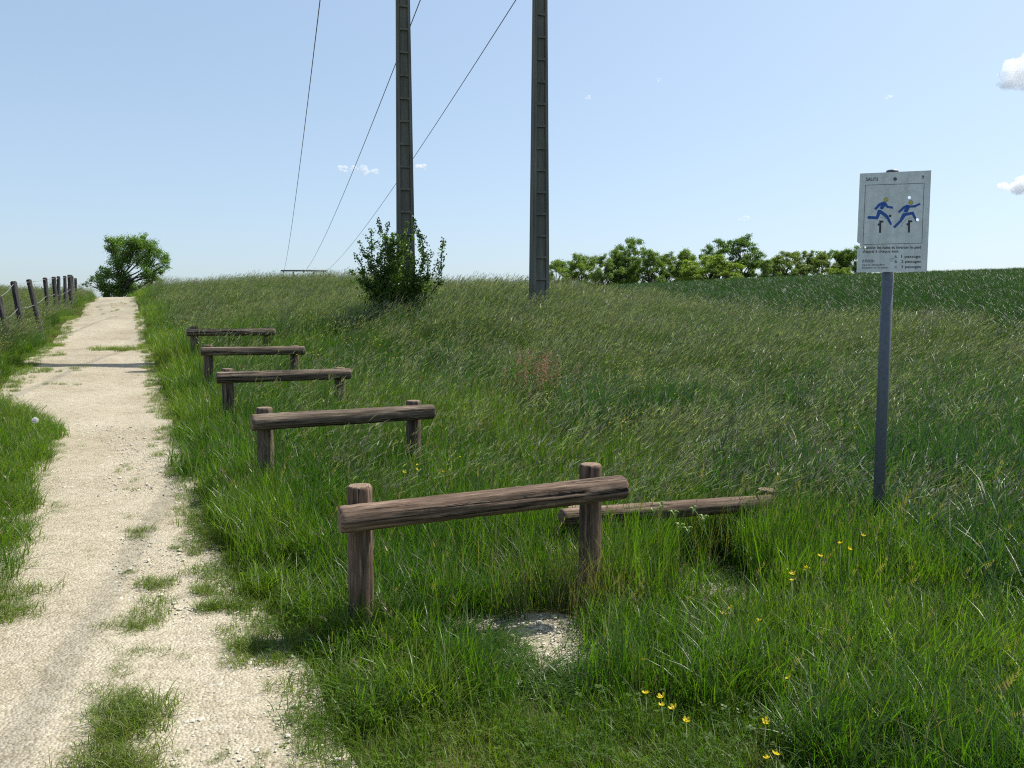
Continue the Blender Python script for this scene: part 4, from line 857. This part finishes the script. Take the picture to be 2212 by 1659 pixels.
# ------------------------------------------------------------------ clouds
def mat_cloud():
    m, N, L, bs = nm('cloud_vapour'); N.remove(bs); pv = N.new('ShaderNodeVolumePrincipled'); pv.inputs['Color'].default_value = (1, 1, 1, 1); pv.inputs['Density'].default_value = 1.0; pv.inputs['Anisotropy'].default_value = .2
    oi = N.new('ShaderNodeObjectInfo'); L.new(oi.outputs['Alpha'], pv.inputs['Density'])
    L.new(pv.outputs[0], N['Material Output'].inputs['Volume']); return m
M['cloud'] = mat_cloud()
def cloud(lobes, label, d=3000, seed=0, depth=1.5):
    """lumpy closed puff filled with even white vapour, about `depth` mean free paths thick"""
    rs = np.random.default_rng(seed); bm = bmesh.new(); c0 = at(lobes[0][0], lobes[0][1], d); px_m = d/FPX; rh0 = lobes[0][3]*px_m
    for (px, py, rw, rh) in lobes:
        for _ in range(int(6+rw*.4)):
            p = at(px+rs.uniform(-.8, .8)*rw, py+rs.uniform(-.6, .6)*rh, d+rs.uniform(-1, 1)*rh*.6)-c0; r_ = rh*rs.uniform(.22, .55)*px_m
            bmesh.ops.create_icosphere(bm, subdivisions=2, radius=r_, matrix=Matrix.Translation(p) @ Matrix.Diagonal((rs.uniform(1, 1.7), 1, rs.uniform(.7, 1), 1)))
    me = bpy.data.meshes.new('cloud'); bm.to_mesh(me); bm.free(); o = link('cloud', me, None, [M['cloud']]); o.location = c0; tag(o, label, 'cloud', 'small white clouds')
    o.color = (1, 1, 1, depth/(rh0*1.3))
    rm = o.modifiers.new('remesh', 'REMESH'); rm.mode = 'VOXEL'; rm.voxel_size = max(.9, rh0*.06)
    tx = bpy.data.textures.new('puff', 'CLOUDS'); tx.noise_scale = rh0*.35; tx.noise_depth = 4
    dm = o.modifiers.new('puff', 'DISPLACE'); dm.texture = tx; dm.strength = rh0*.5; dm.texture_coords = 'LOCAL'; dm.mid_level = .55
    return o
cloud([(745, 365, 22, 9), (775, 362, 20, 9), (798, 370, 18, 10)], 'small torn white cloud between the left and middle power lines', seed=1, depth=.9)
cloud([(880, 368, 26, 7), (908, 362, 12, 10)], 'small white cloud half hidden behind the left concrete pole', seed=2, depth=.9)
cloud([(2195, 172, 40, 34), (2225, 150, 44, 42), (2255, 175, 44, 34)], 'large bright white cloud cut by the right edge high up', seed=3)
cloud([(2190, 403, 42, 18), (2225, 396, 38, 26)], 'flat white cloud at the right edge right of the sign', seed=4)
cloud([(1610, 471, 15, 6)], 'tiny white cloud above the tallest dark tree', seed=5, depth=.5)
cloud([(1920, 209, 8, 7)], 'tiny slanting wisp of cloud above the sign', seed=6, depth=.5)
cloud([(2068, 569, 14, 3)], 'thin sliver of cloud low over the crop right of the sign', seed=7, depth=.5)
cloud([(1424, 172, 7, 5)], 'faint speck of cloud high in the centre right sky', seed=8, depth=.5)
cloud([(1270, 210, 5, 6)], 'faint speck of cloud right of the right concrete pole', seed=9, depth=.5)
